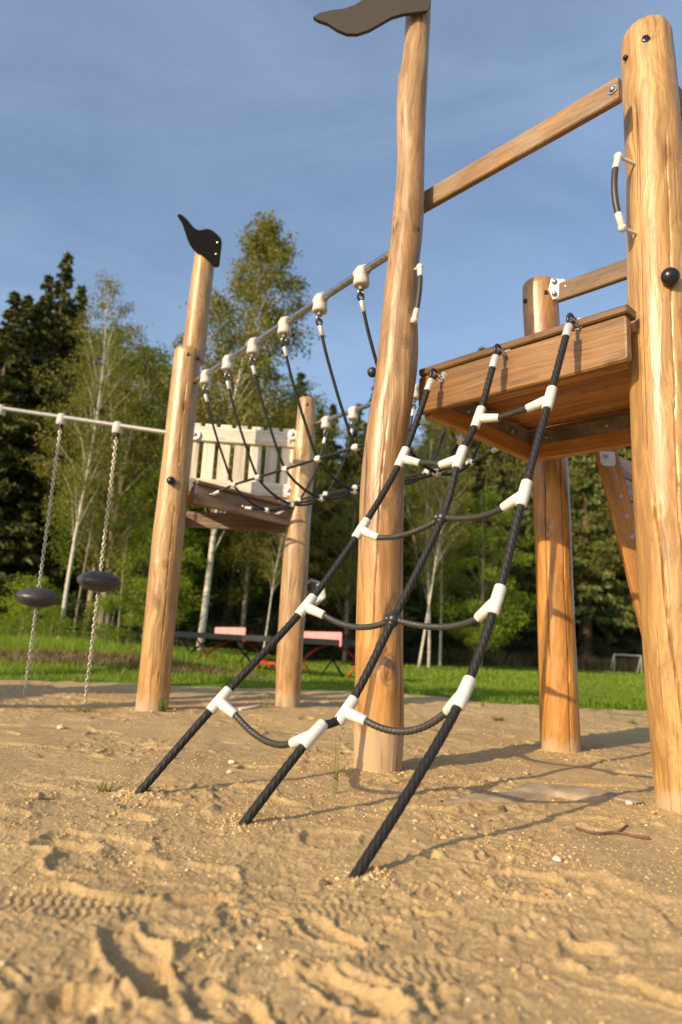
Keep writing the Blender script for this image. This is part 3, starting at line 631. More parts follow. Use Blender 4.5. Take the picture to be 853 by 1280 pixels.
# ------------------------------------------------------------------ landing tower at left
AY, BY = 5.55, 6.27
land = thing('landing_tower', (-1.0, 6.0, 0), 'smaller wooden landing platform with pale slatted fence and a black bird-shaped flag', 'platform tower')
pA = log('post', AY, [(-1.398, 0, .25), (-1.402, .654, .243), (-1.403, 1.301, .249), (-1.398, 1.91, .241), (-1.397, 2.544, .232), (-1.392, 2.99, .232)], M_A, land, 14, 'round', 2.995, grooves=[(radians(298), .02, 2.75, .022, .016, -.12)], knots=[(radians(240), 1.1, .04, .006)], wob=.010, n=110)
pA2 = log('post_top', AY + .015, [(-1.352, 2.9, .196), (-1.345, 3.4, .19), (-1.33, 3.95, .182)], M_A, pA, 15, 'flat', 3.98, wob=.01, n=48, z0=2.9)
pB = log('post', BY, [(-.387, 0, .215), (-.394, .4, .238), (-.394, .87, .238), (-.397, 1.3, .245), (-.395, 1.686, .225), (-.386, 2.148, .215), (-.385, 2.86, .168)], M_B, land, 17, 'round', 2.875, grooves=[(radians(320), .05, 1.4, .05, .02, .2)], knots=[(radians(262), 2.3, .03, .01)], wob=.014, n=56)
EP = V3(-1.62, 6.42, 0)
pEE = log('post', EP[1], [(EP[0], 0, .2), (EP[0] + .01, 2.4, .2)], M_B, land, 19, 'round', 2.45, wob=.01, n=40, dz=.04)
cap(land, at(235, 443, AY - .11), (-.1, -1, 0), .017); cap(land, at(248, 448, AY - .09), (.7, -.7, 0), .017); cap(land, at(384, 506, BY - .08), (-.1, -1, 0), .017)
kb = MB(); kp = at(214, 601, AY - .15); kb.ball(kp, .036, 14, (1, 1, .85), (0.2, -1, 0)); kb.cyl(kp, kp + V3(0, .06, 0), .022); kb.build('black_knob', M_BLACK, land)
fo = [(122, 40), (135, 41), (150, 48), (170, 65), (190, 85), (208, 108), (225, 128), (242, 141), (260, 148), (285, 145), (305, 140), (325, 140), (345, 147), (365, 160), (390, 183), (408, 203), (412, 225), (404, 300), (396, 376), (388, 387), (366, 389), (352, 380), (335, 358), (310, 335), (285, 315), (260, 300), (240, 290), (222, 273), (205, 250), (192, 228), (180, 198), (168, 160), (156, 122), (142, 90), (118, 52)]
fl2 = MB().prism([at(200 + x / 5.333, 260 + y / 5.333, AY - .10) for x, y in fo], (0, .02, 0)).build('flag', M_FLAGD, land, False)
for (x, y) in ((386, 230), (376, 307)): MB().ball(at(200 + x / 5.333, 260 + y / 5.333, AY - .105), .013, 8, (1, .5, 1)).build('bolt', M_STEEL, fl2)
# deck of the landing
fa = V3(-1.235, 5.57, 1.735); fb = V3(-.47, 6.20, 1.695); dab = unit(fb - fa); nab = unit(V3(dab[1], -dab[0], 0))
board('face_board', fa, fb, .045, .165, (0, 0, 1), M_FACE, land, .006, 60)
board('deck_edge_board', fa + V3(0, 0, .098) + nab * .01, fb + V3(0, 0, .098) + nab * .01, .10, .03, (0, 0, 1), M_FACE, land, .006, 61)
fc = V3(EP[0] + .1, EP[1] - .02, 1.66); fd = V3(-.49, 6.30, 1.64)
board('back_beam', fc, fd, .05, .15, (0, 0, 1), M_FACE, land, .006, 62)
board('side_beam', V3(-1.47, 5.66, 1.68), V3(-1.62, 6.32, 1.68), .05, .15, (0, 0, 1), M_PLANK, land, .006, 63)
for i in range(9):
    t = (i + .5) / 9; a = fa + (fb - fa) * t + V3(0, 0, .065) - nab * .04; b = fc + (fd - fc) * t + V3(0, 0, .13); b[2] = a[2]
    board('deck_plank', a, b, .10, .028, (0, 0, 1), M_PLANK, land, .004, 64 + i)
# pale slatted fence
f0 = V3(-1.50, 6.37, 0); f1 = V3(-.47, 6.30, 0); df = unit(f1 - f0); Lf = np.linalg.norm(f1 - f0)
board('fence_rail', f0 + V3(0, -.03, 2.495), f1 + V3(0, -.03, 2.455), .035, .145, (0, 0, 1), M_FENCE, land, .006, 80)
board('fence_rail', f0 + V3(0, -.03, 1.985), f1 + V3(0, -.03, 1.955), .035, .13, (0, 0, 1), M_FENCE, land, .006, 81)
for i in range(7):
    t = (0.045 + i * .148) / 1.0; p = f0 + df * (t * Lf); zo = -.035 * t
    if i == 0: zo -= .0
    board('fence_slat', p + V3(0, 0, 1.88 + zo), p + V3(0.0, 0, 2.605 + zo), .112, .026, (0, -1, 0), M_FENCE, land, .004, 82 + i)
for p in ((at(244, 543, 6.29)), (at(366, 543, 6.22)), (at(361, 613, 6.22))):
    b_ = MB(); b_.cyl(p + V3(0, .0, 0), p + V3(0, .008, 0), .052, n=8); q = b_.build('corner_bracket', M_FERR, land, False)
    MB().ball(p + V3(0, -.004, 0.0), .020, 8, (1, .6, 1)).build('dome_nut', M_STEEL, q)
# hexagonal bubble panel behind
hc = at(391, 741, 6.40); hx = MB(); hd = unit((-.25, -1, .1)); hr = unit(np.cross(hd, (0, 0, 1))); hu = np.cross(hr, hd)
ring_o = [hc + (hr * cos(a) + hu * sin(a)) * .125 for a in np.linspace(.3, .3 + 2 * pi, 7)[:-1]]
hx.tube(ring_o + [ring_o[0]], .014, 8); hexo = hx.build('hexagonal_frame', M_FERR, land, sharp=50)
MB().prism([hc + (hr * cos(a) + hu * sin(a)) * .117 for a in np.linspace(.3, .3 + 2 * pi, 7)[:-1]], -hd * .01).build('panel', M_GLASS, hexo, False)
MB().cyl(hc - V3(.02, 0, 0), V3(-.36, 6.3, hc[2]), .018).build('bracket', M_STEEL, hexo)

# ------------------------------------------------------------------ ropes
def cable(mb, pts, r, n=16, step=.008, lobes=6, lay=.085, amp=.11):
    pts = [V3(*p) for p in pts]; seg = [0.0]
    for i in range(1, len(pts)): seg.append(seg[-1] + np.linalg.norm(pts[i] - pts[i - 1]))
    m = max(3, int(seg[-1] / step)); tt = np.linspace(0, seg[-1], m); A = np.array(pts)
    P = np.stack([np.interp(tt, seg, A[:, k]) for k in range(3)], 1)
    return mb.tube(list(P), r, n, prof=lambda th, L: 1 - amp + amp * abs(cos(lobes / 2 * (th + L * 2 * pi / (lay * 3)))) ** .6 * 2 - amp)

def spline(P, m=60):
    "smooth curve through the points (Catmull-Rom)"
    P = [V3(*p) for p in P]; P = [2 * P[0] - P[1]] + P + [2 * P[-1] - P[-2]]; out = []
    k = len(P) - 3; per = max(4, m // k)
    for i in range(1, len(P) - 2):
        for j in range(per):
            t = j / per; a, b, c, d = P[i - 1], P[i], P[i + 1], P[i + 2]
            out.append(.5 * ((2 * b) + (-a + c) * t + (2 * a - 5 * b + 4 * c - d) * t * t + (-a + 3 * b - 3 * c + d) * t ** 3))
    out.append(P[-2]); return out

def tie(parent, p, axis, arm, name='tee_connector', L=.112, r=.0215, al=.098):
    "white plastic tee: sleeve along the rope and a slanting arm"
    p = V3(*p); ax = unit(axis); ar = unit(arm); s = MB()
    s.tube([p - ax * L / 2, p - ax * (L / 2 - .001), p - ax * (L / 2 - .005), p, p + ax * (L / 2 - .005), p + ax * (L / 2 - .001), p + ax * L / 2], [r - .009, r - .003, r - .0005, r, r - .0005, r - .003, r - .009], 18)
    st_ = p - ax * .006
    s.tube([st_, st_ + ar * .03, st_ + ar * (al - .006), st_ + ar * (al - .001), st_ + ar * al], [r * .97, r * .98, r * .82, r * .72, r * .5], 18)
    return s.build(name, M_WHITE, parent, sharp=50), st_ + ar * al

net = thing('climbing_net', (-.2, 2.3, 0), 'black rope climbing net with white tee connectors running from sand up to deck', 'climbing net')
def netline(pix, foot, top, sag):
    return foot, top, sag
pl0 = LP + V3(0, 0, 1.93)
def on_front(px, py, off):
    v = RX * ((px - 426.5) / F) + RY * ((640 - py) / F) + fw; o = V3(0, 0, CAMH); return o + v * (np.dot(LP + N_ * off - o, N_) / np.dot(v, N_))
EYES = [on_front(542, 468, .072), on_front(622, 438, .072), on_front(713, 400, .072)]
import itertools
def proj(P):
    d = np.asarray(P, float) - np.array([0, 0, CAMH]); z = d @ fw; return np.array([426.5 + F * (d @ RX) / z, 640 - F * (d @ RY) / z])
def netrope(foot_px, eye, mids):
    "rope hanging from the eye to the sand through the seen sag; depth follows the straight run"
    a = gnd(*foot_px); a = V3(a[0], a[1], 0.0); pts = [a]
    # sag plane: vertical plane through foot and eye, leaning slightly sideways: fit t and vertical drop for each seen point
    h = unit(V3(eye[0] - a[0], eye[1] - a[1], 0)); n = V3(h[1], -h[0], 0)
    for (x, y) in mids:
        v = RX * ((x - 426.5) / F) + RY * ((640 - y) / F) + fw; o = V3(0, 0, CAMH); t = np.dot(a - o, n) / np.dot(v, n); pts.append(o + v * t)
    pts.append(V3(*eye)); return pts
RL = netrope((168, 998), EYES[0], [(275, 875), (383, 757), (452, 661), (503, 572)])
RM = netrope((302, 1033), EYES[1], [(392, 918), (433, 888), (492, 774), (553, 647), (575, 572), (598, 522)])
RR = netrope((446, 1093), EYES[2], [(520, 975), (580, 866), (621, 750), (655, 617), (687, 498)])
NETP = {}
for key, pts, idxs in (('L', RL, None), ('M', RM, None), ('R', RR, None)):
    d = unit(pts[1] - pts[0]); c = spline([pts[0] - d * .25] + pts[:-1] + [pts[-1] - unit(pts[-1] - pts[-2]) * .075], 90)
    mb = MB(); cable(mb, c, .0155, 30, .005, 6, .06, .12); mb.build('net_rope', M_ROPE, net)
    # eye, thimble and ferrule at the deck
    e = pts[-1]; dd = unit(e - pts[-2]); f = MB(); f.cyl(e - dd * .105, e - dd * .035, .0185, .0185, 16, .003); f.build('ferrule', M_FERR, net, sharp=50)
    t_ = MB(); t_.torus(e, U_, .020, .0085, 18, 8, 1.35, dd); t_.build('rope_eye', M_BALL, net)
    t_ = MB(); t_.torus(e + dd * .002, U_, .0135, .0045, 16, 6, 1.3, dd); t_.torus(e + dd * .012 - N_ * .012, unit(U_ + V3(0, 0, .8)), .019, .0052, 16, 6); t_.cyl(e - N_ * .030 + dd * .01, e - N_ * .074 + dd * .01, .006)
    t_.cyl(e - N_ * .073 + dd * .01, e - N_ * .066 + dd * .01, .027, n=18); t_.torus(e - N_ * .045 + dd * .012, U_ + V3(0, 0, .3), .020, .006, 16, 6); t_.build('eye_bolt', M_STEEL, net, sharp=50)
def tangent(pts, i): return unit(pts[min(i + 1, len(pts) - 1)] - pts[max(i - 1, 0)])
def ax_at(px, py, like): return at(px, py, like[1])
def arm_to(pts, i, px, py, dY=0.0):
    p = pts[i]; return at(px, py, p[1] + dY) - p
X_ = []
# tees: (rope points, index, arm end pixel, depth change)
def T(pts, i, px, py, dY): 
    o, e = tie(net, pts[i], tangent(pts, i), arm_to(pts, i, px, py, dY)); return e
def Tb(pts, i, px, py, dY): return T(pts, i, px, py, dY)
def sagrope(a, b, mid_px, name='net_rope', r=.0125, mat=None, da=None, db=None):
    a = V3(*a); b = V3(*b); m = (a + b) / 2; mm = at(mid_px[0], mid_px[1], m[1]); pts = []
    for t in np.linspace(0, 1, 26): pts.append((1 - t) ** 2 * a + 2 * t * (1 - t) * (2 * mm - m) + t * t * b)
    mb = MB(); da_ = unit(pts[1] - pts[0]); db_ = unit(pts[-1] - pts[-2]); cable(mb, [pts[0] - da_ * .015] + pts + [pts[-1] + db_ * .015], r, 30, .004, 6, .034, .20); return mb.build(name, mat or M_CABLE, net)
dLM = -.15; 
a = T(RL, 1, 297, 893, -.05); b = T(RM, 1, 368, 927, .05); sagrope(a, b, (330, 925))
a = T(RM, 2, 458, 899, -.06); b = T(RR, 2, 561, 886, .06); sagrope(a, b, (509, 914))
a = T(RL, 2, 405, 767, -.04); c = RM[3]; sagrope(a, c, (447, 784)); b = T(RR, 3, 601, 768, .05); sagrope(c, b, (549, 784))
a = T(RL, 3, 472, 670, -.04); c2 = RM[4]; sagrope(a, c2, (511, 667)); b = T(RR, 4, 634, 630, .05); sagrope(c2, b, (594, 647))
a = T(RL, 4, 523, 577, -.04); b = T(RM, 5, 557, 578, .04); sagrope(a, b, (540, 579))
a = T(RM, 6, 618, 521, -.04); b = T(RR, 5, 663, 508, .05); sagrope(a, b, (641, 517))
for c in (RM[3], RM[4]):
    mb = MB(); mb.ball(c, .0285, 18); ax = tangent(RM, 3); mb.cyl(c - ax * .030, c + ax * .030, .019, n=14, bev=.003); s_ = unit(V3(1, -.3, 0)); mb.cyl(c - s_ * .030, c + s_ * .030, .019, n=14, bev=.003)
    mb.build('ball_connector', M_BALL, net, sharp=50)

# ------------------------------------------------------------------ rope bridge
bridge = thing('rope_bridge', (-.1, 4.9, 1.6), 'sagging black rope bridge hung from two steel tubes between landing and tower', 'rope bridge')
RA = V3(-1.304, 5.5, 2.688); RC = V3(.189, 3.36, 2.652); RB = V3(-.307, 6.25, 2.615); RD = V3(1.26, 4.33, 2.62)
for (p, q) in ((RA - unit(RC - RA) * .06, RC), (RB - unit(RD - RB) * .06, RD)): MB().tube([p, q], .0215, 20).build('steel_tube', M_STEEL, bridge, sharp=50)
T1 = [.095, .25, .408, .578, .742, .905]; T2 = [.08, .236, .39, .54, .70, .86]
WZ = [(0, 2.44), (.05, 2.34), (.10, 2.20), (.17, 2.02), (.27, 1.80), (.40, 1.69), (.54, 1.65), (.68, 1.69), (.80, 1.80), (.90, 2.02), (.96, 2.2), (1.0, 2.42)]
NODES = {0: [], 1: [], 2: []}
for i in range(6):
    p = RA + (RC - RA) * T1[i]; q = RB + (RD - RB) * T2[i]
    for (c, tdir) in ((p, unit(RC - RA)), (q, unit(RD - RB))):
        k = MB(); k.tube([c + V3(0, 0, .034), c + V3(0, 0, .030), c + V3(0, 0, .012), c - V3(0, 0, .03), c - V3(0, 0, .066), c - V3(0, 0, .082), c - V3(0, 0, .086)], [.012, .030, .041, .043, .047, .046, .038], 18)
        k.cyl(c - tdir * .047, c + tdir * .047, .033, n=18, bev=.006); kk = k.build('tube_clamp', M_CLAMP, bridge, sharp=60)
        h = MB(); h.cyl(c - V3(0, 0, .084), c - V3(0, 0, .108), .022, .016, 12); h.build('swivel', M_ANGLE, kk, sharp=50)
        h = MB(); h.torus(c - V3(0, 0, .122), tdir, .017, .0055, 14, 6, 1.2, V3(0, 0, 1)); h.build('eye_ring', M_STEEL, kk)
    dv = q - p; base = min(p[2], q[2]); pts = []
    rg = random.Random(i)
    for (w, z) in WZ:
        pt = p + dv * w; pt[2] = z + (p[2] - 2.66) * (1 - w); pts.append(pt)
    A0 = p - V3(0, 0, .15); B0 = q - V3(0, 0, .15)
    for (E0, nxt) in ((A0, pts[1]), (B0, pts[-2])):
        dd = unit(nxt - E0); t_ = MB(); t_.torus(E0 - V3(0, 0, .0), unit(np.cross(dd, (1, .2, 0))), .016, .0075, 14, 6, 1.4, dd); t_.build('rope_eye', M_BALL, bridge)
        f = MB(); f.cyl(E0 + dd * .022, E0 + dd * .085, .0145, n=14, bev=.003); f.build('ferrule', M_FERR, bridge, sharp=50)
    c = spline([A0 + unit(pts[1] - A0) * .05] + pts[1:-1] + [B0 + unit(pts[-2] - B0) * .05], 80)
    mb = MB(); cable(mb, c, .0105, 10, .012, 6, .04, .08); mb.build('bridge_rope', M_ROPE, bridge)
    NODES[0].append(pts[4]); NODES[1].append(pts[6]); NODES[2].append(pts[8])
ENDS_A = [V3(-1.119, 5.654, 1.742), V3(-.873, 5.864, 1.70), V3(-.60, 6.09, 1.68)]
SBc = lambda k: SB0 + VB * k + V3(0, 0, 1.80) - U_ * .0
ENDS_T = [SBc(.10), SBc(.42), SBc(.78)]
for j in range(3):
    a = ENDS_A[j]; b = ENDS_T[j] - U_ * .02; nd = NODES[j]; da = unit(nd[0] - a); db = unit(nd[-1] - b)
    c = spline([a + da * .10] + nd + [b + db * .10], 90); mb = MB(); cable(mb, c, .0105, 10, .012, 6, .04, .08); mb.build('bridge_rope', M_ROPE, bridge)
    for (e, d_) in ((a, da), (b, db)):
        f = MB(); f.cyl(e + d_ * .045, e + d_ * .115, .0155, n=14, bev=.003); f.build('ferrule', M_FERR, bridge, sharp=50)
        t_ = MB(); t_.torus(e + d_ * .022, V3(.3, .3, 1), .018, .006, 14, 6, 1.3, d_); t_.cyl(e - d_ * .03, e + d_ * .01, .006); t_.build('eye_bolt', M_STEEL, bridge)
    for p in nd:
        k = MB(); k.tube([p - V3(.02, -.02, 0), p, p + V3(.02, -.02, 0)], [.014, .022, .014], 12); k.tube([p - V3(.01, .01, -.02), p, p + V3(.01, .01, -.02)], [.014, .02, .014], 12); k.build('cross_clip', M_WHITE, bridge)
pbl = at(467, 482, 3.55); 
MB().ball(RA + (RC - RA) * T1[5] + V3(.09, .12, -.55), .03, 14).build('ball_connector', M_BALL, bridge)

# ------------------------------------------------------------------ hanging steps at left
bar = thing('step_bar', (-1.5, 5.5, 2.23), 'grey steel tube with plastic clamps running left from the landing post', 'steel bar')
s0 = V3(-1.44, 5.49, 2.225); s1 = V3(-3.44, 6.36, 2.66); dsb = unit(s1 - s0)
s1x = s0 + dsb * 4.0
MB().tube([s0, s1x], .0215, 18).build('steel_tube', M_BAR, bar, sharp=50)
def nearpt(px, py):
    best = min(((np.hypot(*(proj(s0 + dsb * t) - np.array([px, py]))), t) for t in np.linspace(0, 3.9, 800))); return s0 + dsb * best[1]
CL = [nearpt(148, 529), nearpt(78, 521), nearpt(2, 510)]
for c in CL:
    k = MB(); k.tube([c + V3(0, 0, .034), c + V3(0, 0, .028), c + V3(0, 0, .010), c - V3(0, 0, .06), c - V3(0, 0, .075)], [.012, .032, .042, .046, .038], 16)
    kk = k.build('tube_clamp', M_CLAMP, bar, sharp=60); MB().cyl(c - V3(0, 0, .07), c - V3(0, 0, .11), .026, .018, 12).build('swivel', M_BLACK, kk)
def chain(mb, a, b, pitch=.030):
    a = V3(*a); b = V3(*b); d = unit(b - a); n = int(np.linalg.norm(b - a) / pitch)
    for i in range(n):
        c = a + (b - a) * ((i + .5) / n); ax = unit(np.cross(d, (1, .3, .1))); ax2 = np.cross(d, ax)
        mb.torus(c, unit((ax if i % 2 else ax2) + (ax2 if i % 2 else -ax) * .25), .0125, .0040, 10, 5, 1.65, d)
for (c, (dx, dy), lab) in ((CL[0], (118, 727), 'dark rubber disc step on a chain, nearer the wooden post and slightly higher'), (CL[1], (40, 747), 'dark rubber disc step on a chain, further left and hanging lower')):
    foot = V3(c[0], c[1], 0.0); ts = [(abs(proj(V3(c[0], c[1], z))[1] - dy), z) for z in np.linspace(.3, 1.6, 600)]; zd = min(ts)[1]
    st_ = thing('hanging_step', foot, lab, 'hanging step', 'disc steps on chains')
    top_ = c - V3(0, 0, .10); mb = MB(); chain(mb, top_, V3(c[0], c[1], zd + .05)); mb.build('chain', M_CHAIN, st_)
    mb = MB(); chain(mb, V3(c[0], c[1], zd - .08), V3(c[0], c[1], -.06)); mb.build('chain', M_CHAIN, st_)
    P = V3(c[0], c[1], zd); tl = unit(V3(.06, -.04, 1)); mb = MB(); mb.tube([P + tl * h_ for h_ in (-.086, -.080, -.068, -.050, -.028, -.010, .010, .028, .050, .068, .080, .086)], [.03, .072, .112, .144, .167, .178, .178, .167, .144, .112, .072, .03], 36); mb.build('disc', M_DISC, st_)
    mb = MB(); mb.torus(P - V3(0, 0, .085), V3(0, 1, 0), .016, .005, 12, 6); mb.build('eye_ring', M_STEEL, st_)

# ------------------------------------------------------------------ left of the frame: step bar's end post, and an added hut casting the long sand shadow
endp = thing('support_post', (-5.0, 7.05, 0), 'log post holding the far end of the steel step bar, left of the photo', 'post')
log('post', 7.05, [(-5.0, 0, .24), (-5.0, 3.1, .22)], M_B, endp, 23, 'round', 3.1, n=32, dz=.06)
hut = thing('shadow_hut', (-5.75, 2.9, 0), 'roofed log hut added unseen at left to cast a shadow', 'shadow hut')
for (dx, dy) in ((-.62, -.62), (.62, -.62), (-.62, .62), (.62, .62)): log('post', 2.9 + dy, [(-5.75 + dx, 0, .22), (-5.75 + dx, 3.3, .2)], M_A, hut, int(30 + dx * 3 + dy * 9), 'round', 3.3, n=28, dz=.08)
for i in range(9): board('deck_plank', V3(-6.35, 2.35 + i * .138, 1.6), V3(-5.15, 2.35 + i * .138, 1.6), .125, .04, (0, 0, 1), M_PLANK, hut, .006, 100 + i)
for i in range(8):
    board('wall_plank', V3(-6.33, 3.40, 1.72 + i * .128), V3(-5.17, 3.40, 1.72 + i * .128), .12, .028, (0, 1, 0), M_FENCE, hut, .004, 110 + i)
    board('wall_plank', V3(-6.45, 2.34, 1.72 + i * .128), V3(-6.45, 3.46, 1.72 + i * .128), .12, .028, (1, 0, 0), M_FENCE, hut, .004, 120 + i)
for sgn in (-1, 1):
    for i in range(7): board('roof_board', V3(-5.75 + sgn * (.04 + .155 * (i + .5) * .75), 2.05, 4.05 - .125 * (i + .5)), V3(-5.75 + sgn * (.04 + .155 * (i + .5) * .75), 3.75, 4.05 - .125 * (i + .5)), .17, .025, (sgn * .75, 0, .62), M_FACE, hut, .004, 130 + i)

# ------------------------------------------------------------------ ping-pong tables, goal
def pingpong(cx, cy, rot, label, zg=-.13):
    t = thing('table_tennis_table', (cx, cy, zg), label, 'ping-pong table', 'outdoor ping-pong tables on the grass'); c_, s_ = cos(rot), sin(rot)
    W_ = lambda x, y, z: V3(cx + x * c_ - y * s_, cy + x * s_ + y * c_, zg + z)
    mb = MB()
    for (x0, x1) in ((-1.37, -.004), (.004, 1.37)): mb.prism([W_(x0, -.76, .735), W_(x1, -.76, .735), W_(x1, .76, .735), W_(x0, .76, .735)], (0, 0, .045))
    mb.build('tabletop', M_TABLE, t, False)
    mb = MB()
    for (a, b) in (((-1.375, -.765), (1.375, -.765)), ((1.375, -.765), (1.375, .765)), ((1.375, .765), (-1.375, .765)), ((-1.375, .765), (-1.375, -.765))):
        mb.prism([W_(a[0], a[1], .675), W_(b[0], b[1], .675), W_(b[0], b[1], .772), W_(a[0], a[1], .772)], W_(*(0, 0, 0)) * 0 + V3(.006, .012, 0))
    mb.build('edge_frame', M_TGREY, t, False)
    MB().prism([W_(.0, -.86, .66), W_(.0, -.86, .90), W_(0, -.82, .915), W_(0, .82, .915), W_(0, .86, .90), W_(0, .86, .66), W_(0, .80, .66), W_(0, .80, .775), W_(0, -.80, .775), W_(0, -.80, .66)], (W_(.012, 0, 0) - W_(0, 0, 0))).build('net_plate', M_PINK, t, False)
    for sx in (-1, 1):
        for sy in (-1, 1):
            mb = MB(); mb.tube([W_(sx * (.08 + .80 * q), sy * .5, .66 - .64 * (q ** 1.8)) for q in np.linspace(0, 1, 9)], .022, 8); mb.tube([W_(sx * .30, sy * .5, .02), W_(sx * .85, sy * .5, .70)], .018, 8); mb.build('leg', M_RED if sy < 0 else M_TBLK, t)
        mb = MB(); mb.tube([W_(sx * 1.1, -.62, .30), W_(sx * 1.1, .62, .30)], .02, 8); mb.tube([W_(sx * 1.35, -.2, .30), W_(sx * 1.1, -.62, .30), W_(sx * .8, -.5, .02)], .018, 8); mb.build('cross_bar', M_RED, t)
    return t
pc = gnd(281, 830, -.17); sc_ = 15.2
def xat(px, Y, z=0): 
    # x of a point at distance Y and height z seen in column px
    lo, hi = -Y, Y
    for _ in range(40):
        m = (lo + hi) / 2
        if proj((m, Y, z))[0] < px: lo = m
        else: hi = m
    return m
pingpong(xat(283, 13.9), 13.9, radians(29), 'black ping-pong table with pink net plate, the left one behind the posts')
pingpong(xat(397, 13.4), 13.4, radians(29), 'black ping-pong table with pink net plate, the right one beside the tall post')
gY = 36.5; gx = xat(785, gY); g_ = thing('football_goal', (gx, gY, -.17), 'small white football goal at the far edge of meadow', 'goal')
mb = MB(); w_ = .72; h_ = .95
mb.tube([V3(gx - w_, gY, -.2), V3(gx - w_, gY, -.17 + h_), V3(gx + w_, gY, -.17 + h_), V3(gx + w_, gY, -.2)], .03, 6); mb.build('goal_frame', M_GOAL, g_)
mb = MB(); mb.tube([V3(gx - w_, gY, -.17 + h_), V3(gx - w_, gY + .6, -.16), V3(gx + w_, gY + .6, -.16), V3(gx + w_, gY, -.17 + h_)], .02, 6); mb.build('back_frame', M_GOAL, g_)

# ------------------------------------------------------------------ small things on the sand
def stone(name, px, py, r, mat, label, cat, seed, sq=(1, .8, .55)):
    rg = np.random.RandomState(seed); g = gnd(px, py); z = float(sand_z(np.array([g[0]]), np.array([g[1]]))[0]); mb = MB(); mb.ball((0, 0, 0), r, 12, sq)
    V = [np.array(v) * (1 + rg.uniform(-.16, .16)) for v in mb.v]; me = mkmesh(name, V, mb.f, mat, True); me.set_sharp_from_angle(angle=radians(35))
    o = place(name, me); o.location = (g[0], g[1], z + r * sq[2] * .45); o.rotation_euler = (0, 0, rg.uniform(0, 6)); prop(o, label, cat); return o
for i, (px, py, r, m_, lab) in enumerate([
    (621, 991, .020, M_STONE, 'large white pebble lying on the grey sheet between the posts'), (787, 1009, .017, M_STONE, 'white rounded pebble on the sand just left of the right post'),
    (697, 1082, .016, M_STONE, 'flat pale stone alone on open sand below the twig'), (658, 967, .019, M_STONEB, 'tan stone standing up behind the grey sheet'),
    (639, 977, .014, M_STONE, 'small grey pebble beside the upright tan stone'), (77, 909, .028, M_STONE, 'pale stone on the sand at far left near the chains'),
    (214, 951, .024, M_STONEB, 'tan angular stone right of the left rope foot'), (290, 952, .020, M_STONE, 'pale flat stone left of the middle rope, upper of two'),
    (288, 967, .018, M_STONE, 'pale round stone left of the middle rope, lower of two'), (46, 1003, .024, M_STONEB, 'brown clod-like stone in the sand left of the green sprout'),
    (358, 1100, .009, M_STONE, 'tiny white pebble in the trodden sand in the foreground'), (123, 1240, .007, M_STONE, 'tiny pale pebble nearest the camera at bottom left')]):
    stone('pebble', px, py, r, m_, lab, 'stone', 40 + i)
stone('sand_clod', 628, 1013, .022, M_CLOD, 'dark damp clod of earth in front of the grey sheet', 'clod', 77, (1, .8, .8))
stone('sand_clod', 405, 1100, .014, M_CLOD, 'small dark clod in the trodden sand left of the right rope foot', 'clod', 78, (1, .8, .6))
# gravel (nobody could count it)
rg = np.random.RandomState(3); Vv = []; Ff = []
NG = 26000; dd_ = 1.0 * (8.0) ** (rg.rand(NG) ** .8); aa = rg.uniform(-.62, .62, NG); gx_ = dd_ * np.tan(aa); gy_ = dd_; keep = (gy_ < 8)
keep &= (vnoise(gx_ * 1.5, gy_ * 1.5, 77) + .8 * vnoise(gx_ * 5, gy_ * 5, 78) + rg.uniform(-.35, .35, NG) > 0.1); gx_ = gx_[keep]; gy_ = gy_[keep]; 
for (cx_, cy_, rr_, nn_) in [(-.66, 2.57, .09, 130), (-.25, 2.28, .08, 110), (.10, 1.88, .08, 130), (.23, 3.30, .20, 160), (1.39, 2.70, .22, 120), (1.39, 4.25, .2, 120), (-1.40, 5.5, .2, 90), (.47, 2.30, .16, 90), (.62, 2.05, .12, 80)]:
    q_ = rg.normal(size=(nn_, 2)) * rr_ * .6; gx_ = np.append(gx_, cx_ + q_[:, 0]); gy_ = np.append(gy_, cy_ + q_[:, 1])
gz_ = sand_z(gx_, gy_)
gr_ = rg.gamma(1.5, .0013, len(gx_)) + .0010 + .0005 * gy_
gr_[-1030:] *= 1.7
oc = np.array([(1, 0, 0), (-1, 0, 0), (0, 1, 0), (0, -1, 0), (0, 0, .7), (0, 0, -.7)]); of = [(0, 2, 4), (2, 1, 4), (1, 3, 4), (3, 0, 4), (2, 0, 5), (1, 2, 5), (3, 1, 5), (0, 3, 5)]
aR = rg.uniform(0, 6.28, len(gx_)); jit = rg.uniform(.7, 1.25, (len(gx_), 6, 1)); P6 = oc[None] * jit * gr_[:, None, None]
cR, sR = np.cos(aR)[:, None], np.sin(aR)[:, None]; PX = P6[..., 0] * cR - P6[..., 1] * sR + gx_[:, None]; PY = P6[..., 0] * sR + P6[..., 1] * cR + gy_[:, None]; PZ = P6[..., 2] + gz_[:, None] - gr_[:, None] * .1
Vg = np.stack([PX, PY, PZ], -1).reshape(-1, 3); Fg = (np.array(of)[None] + 6 * np.arange(len(gx_))[:, None, None]).reshape(-1, 3)
def m_gravel():
    m, nt, b, out = newmat("gravel"); t = NT(nt); geo = t.n('NewGeometry')
    t.l(t.ramp(geo.outputs['Random Per Island'], [(0.0, (0.30, 0.18, 0.075)), (0.25, (0.50, 0.325, 0.14)), (0.9, (0.60, 0.405, 0.18)), (0.96, (0.66, 0.54, 0.36)), (1.0, (0.72, 0.64, 0.52))]), b.inputs['Base Color']); b.inputs['Roughness'].default_value = .9; return m
prop(place('gravel', fastmesh('gravel', Vg, Fg, m_gravel(), True)), 'small loose grit and gravel scattered over the sand', 'gravel', kind='stuff')
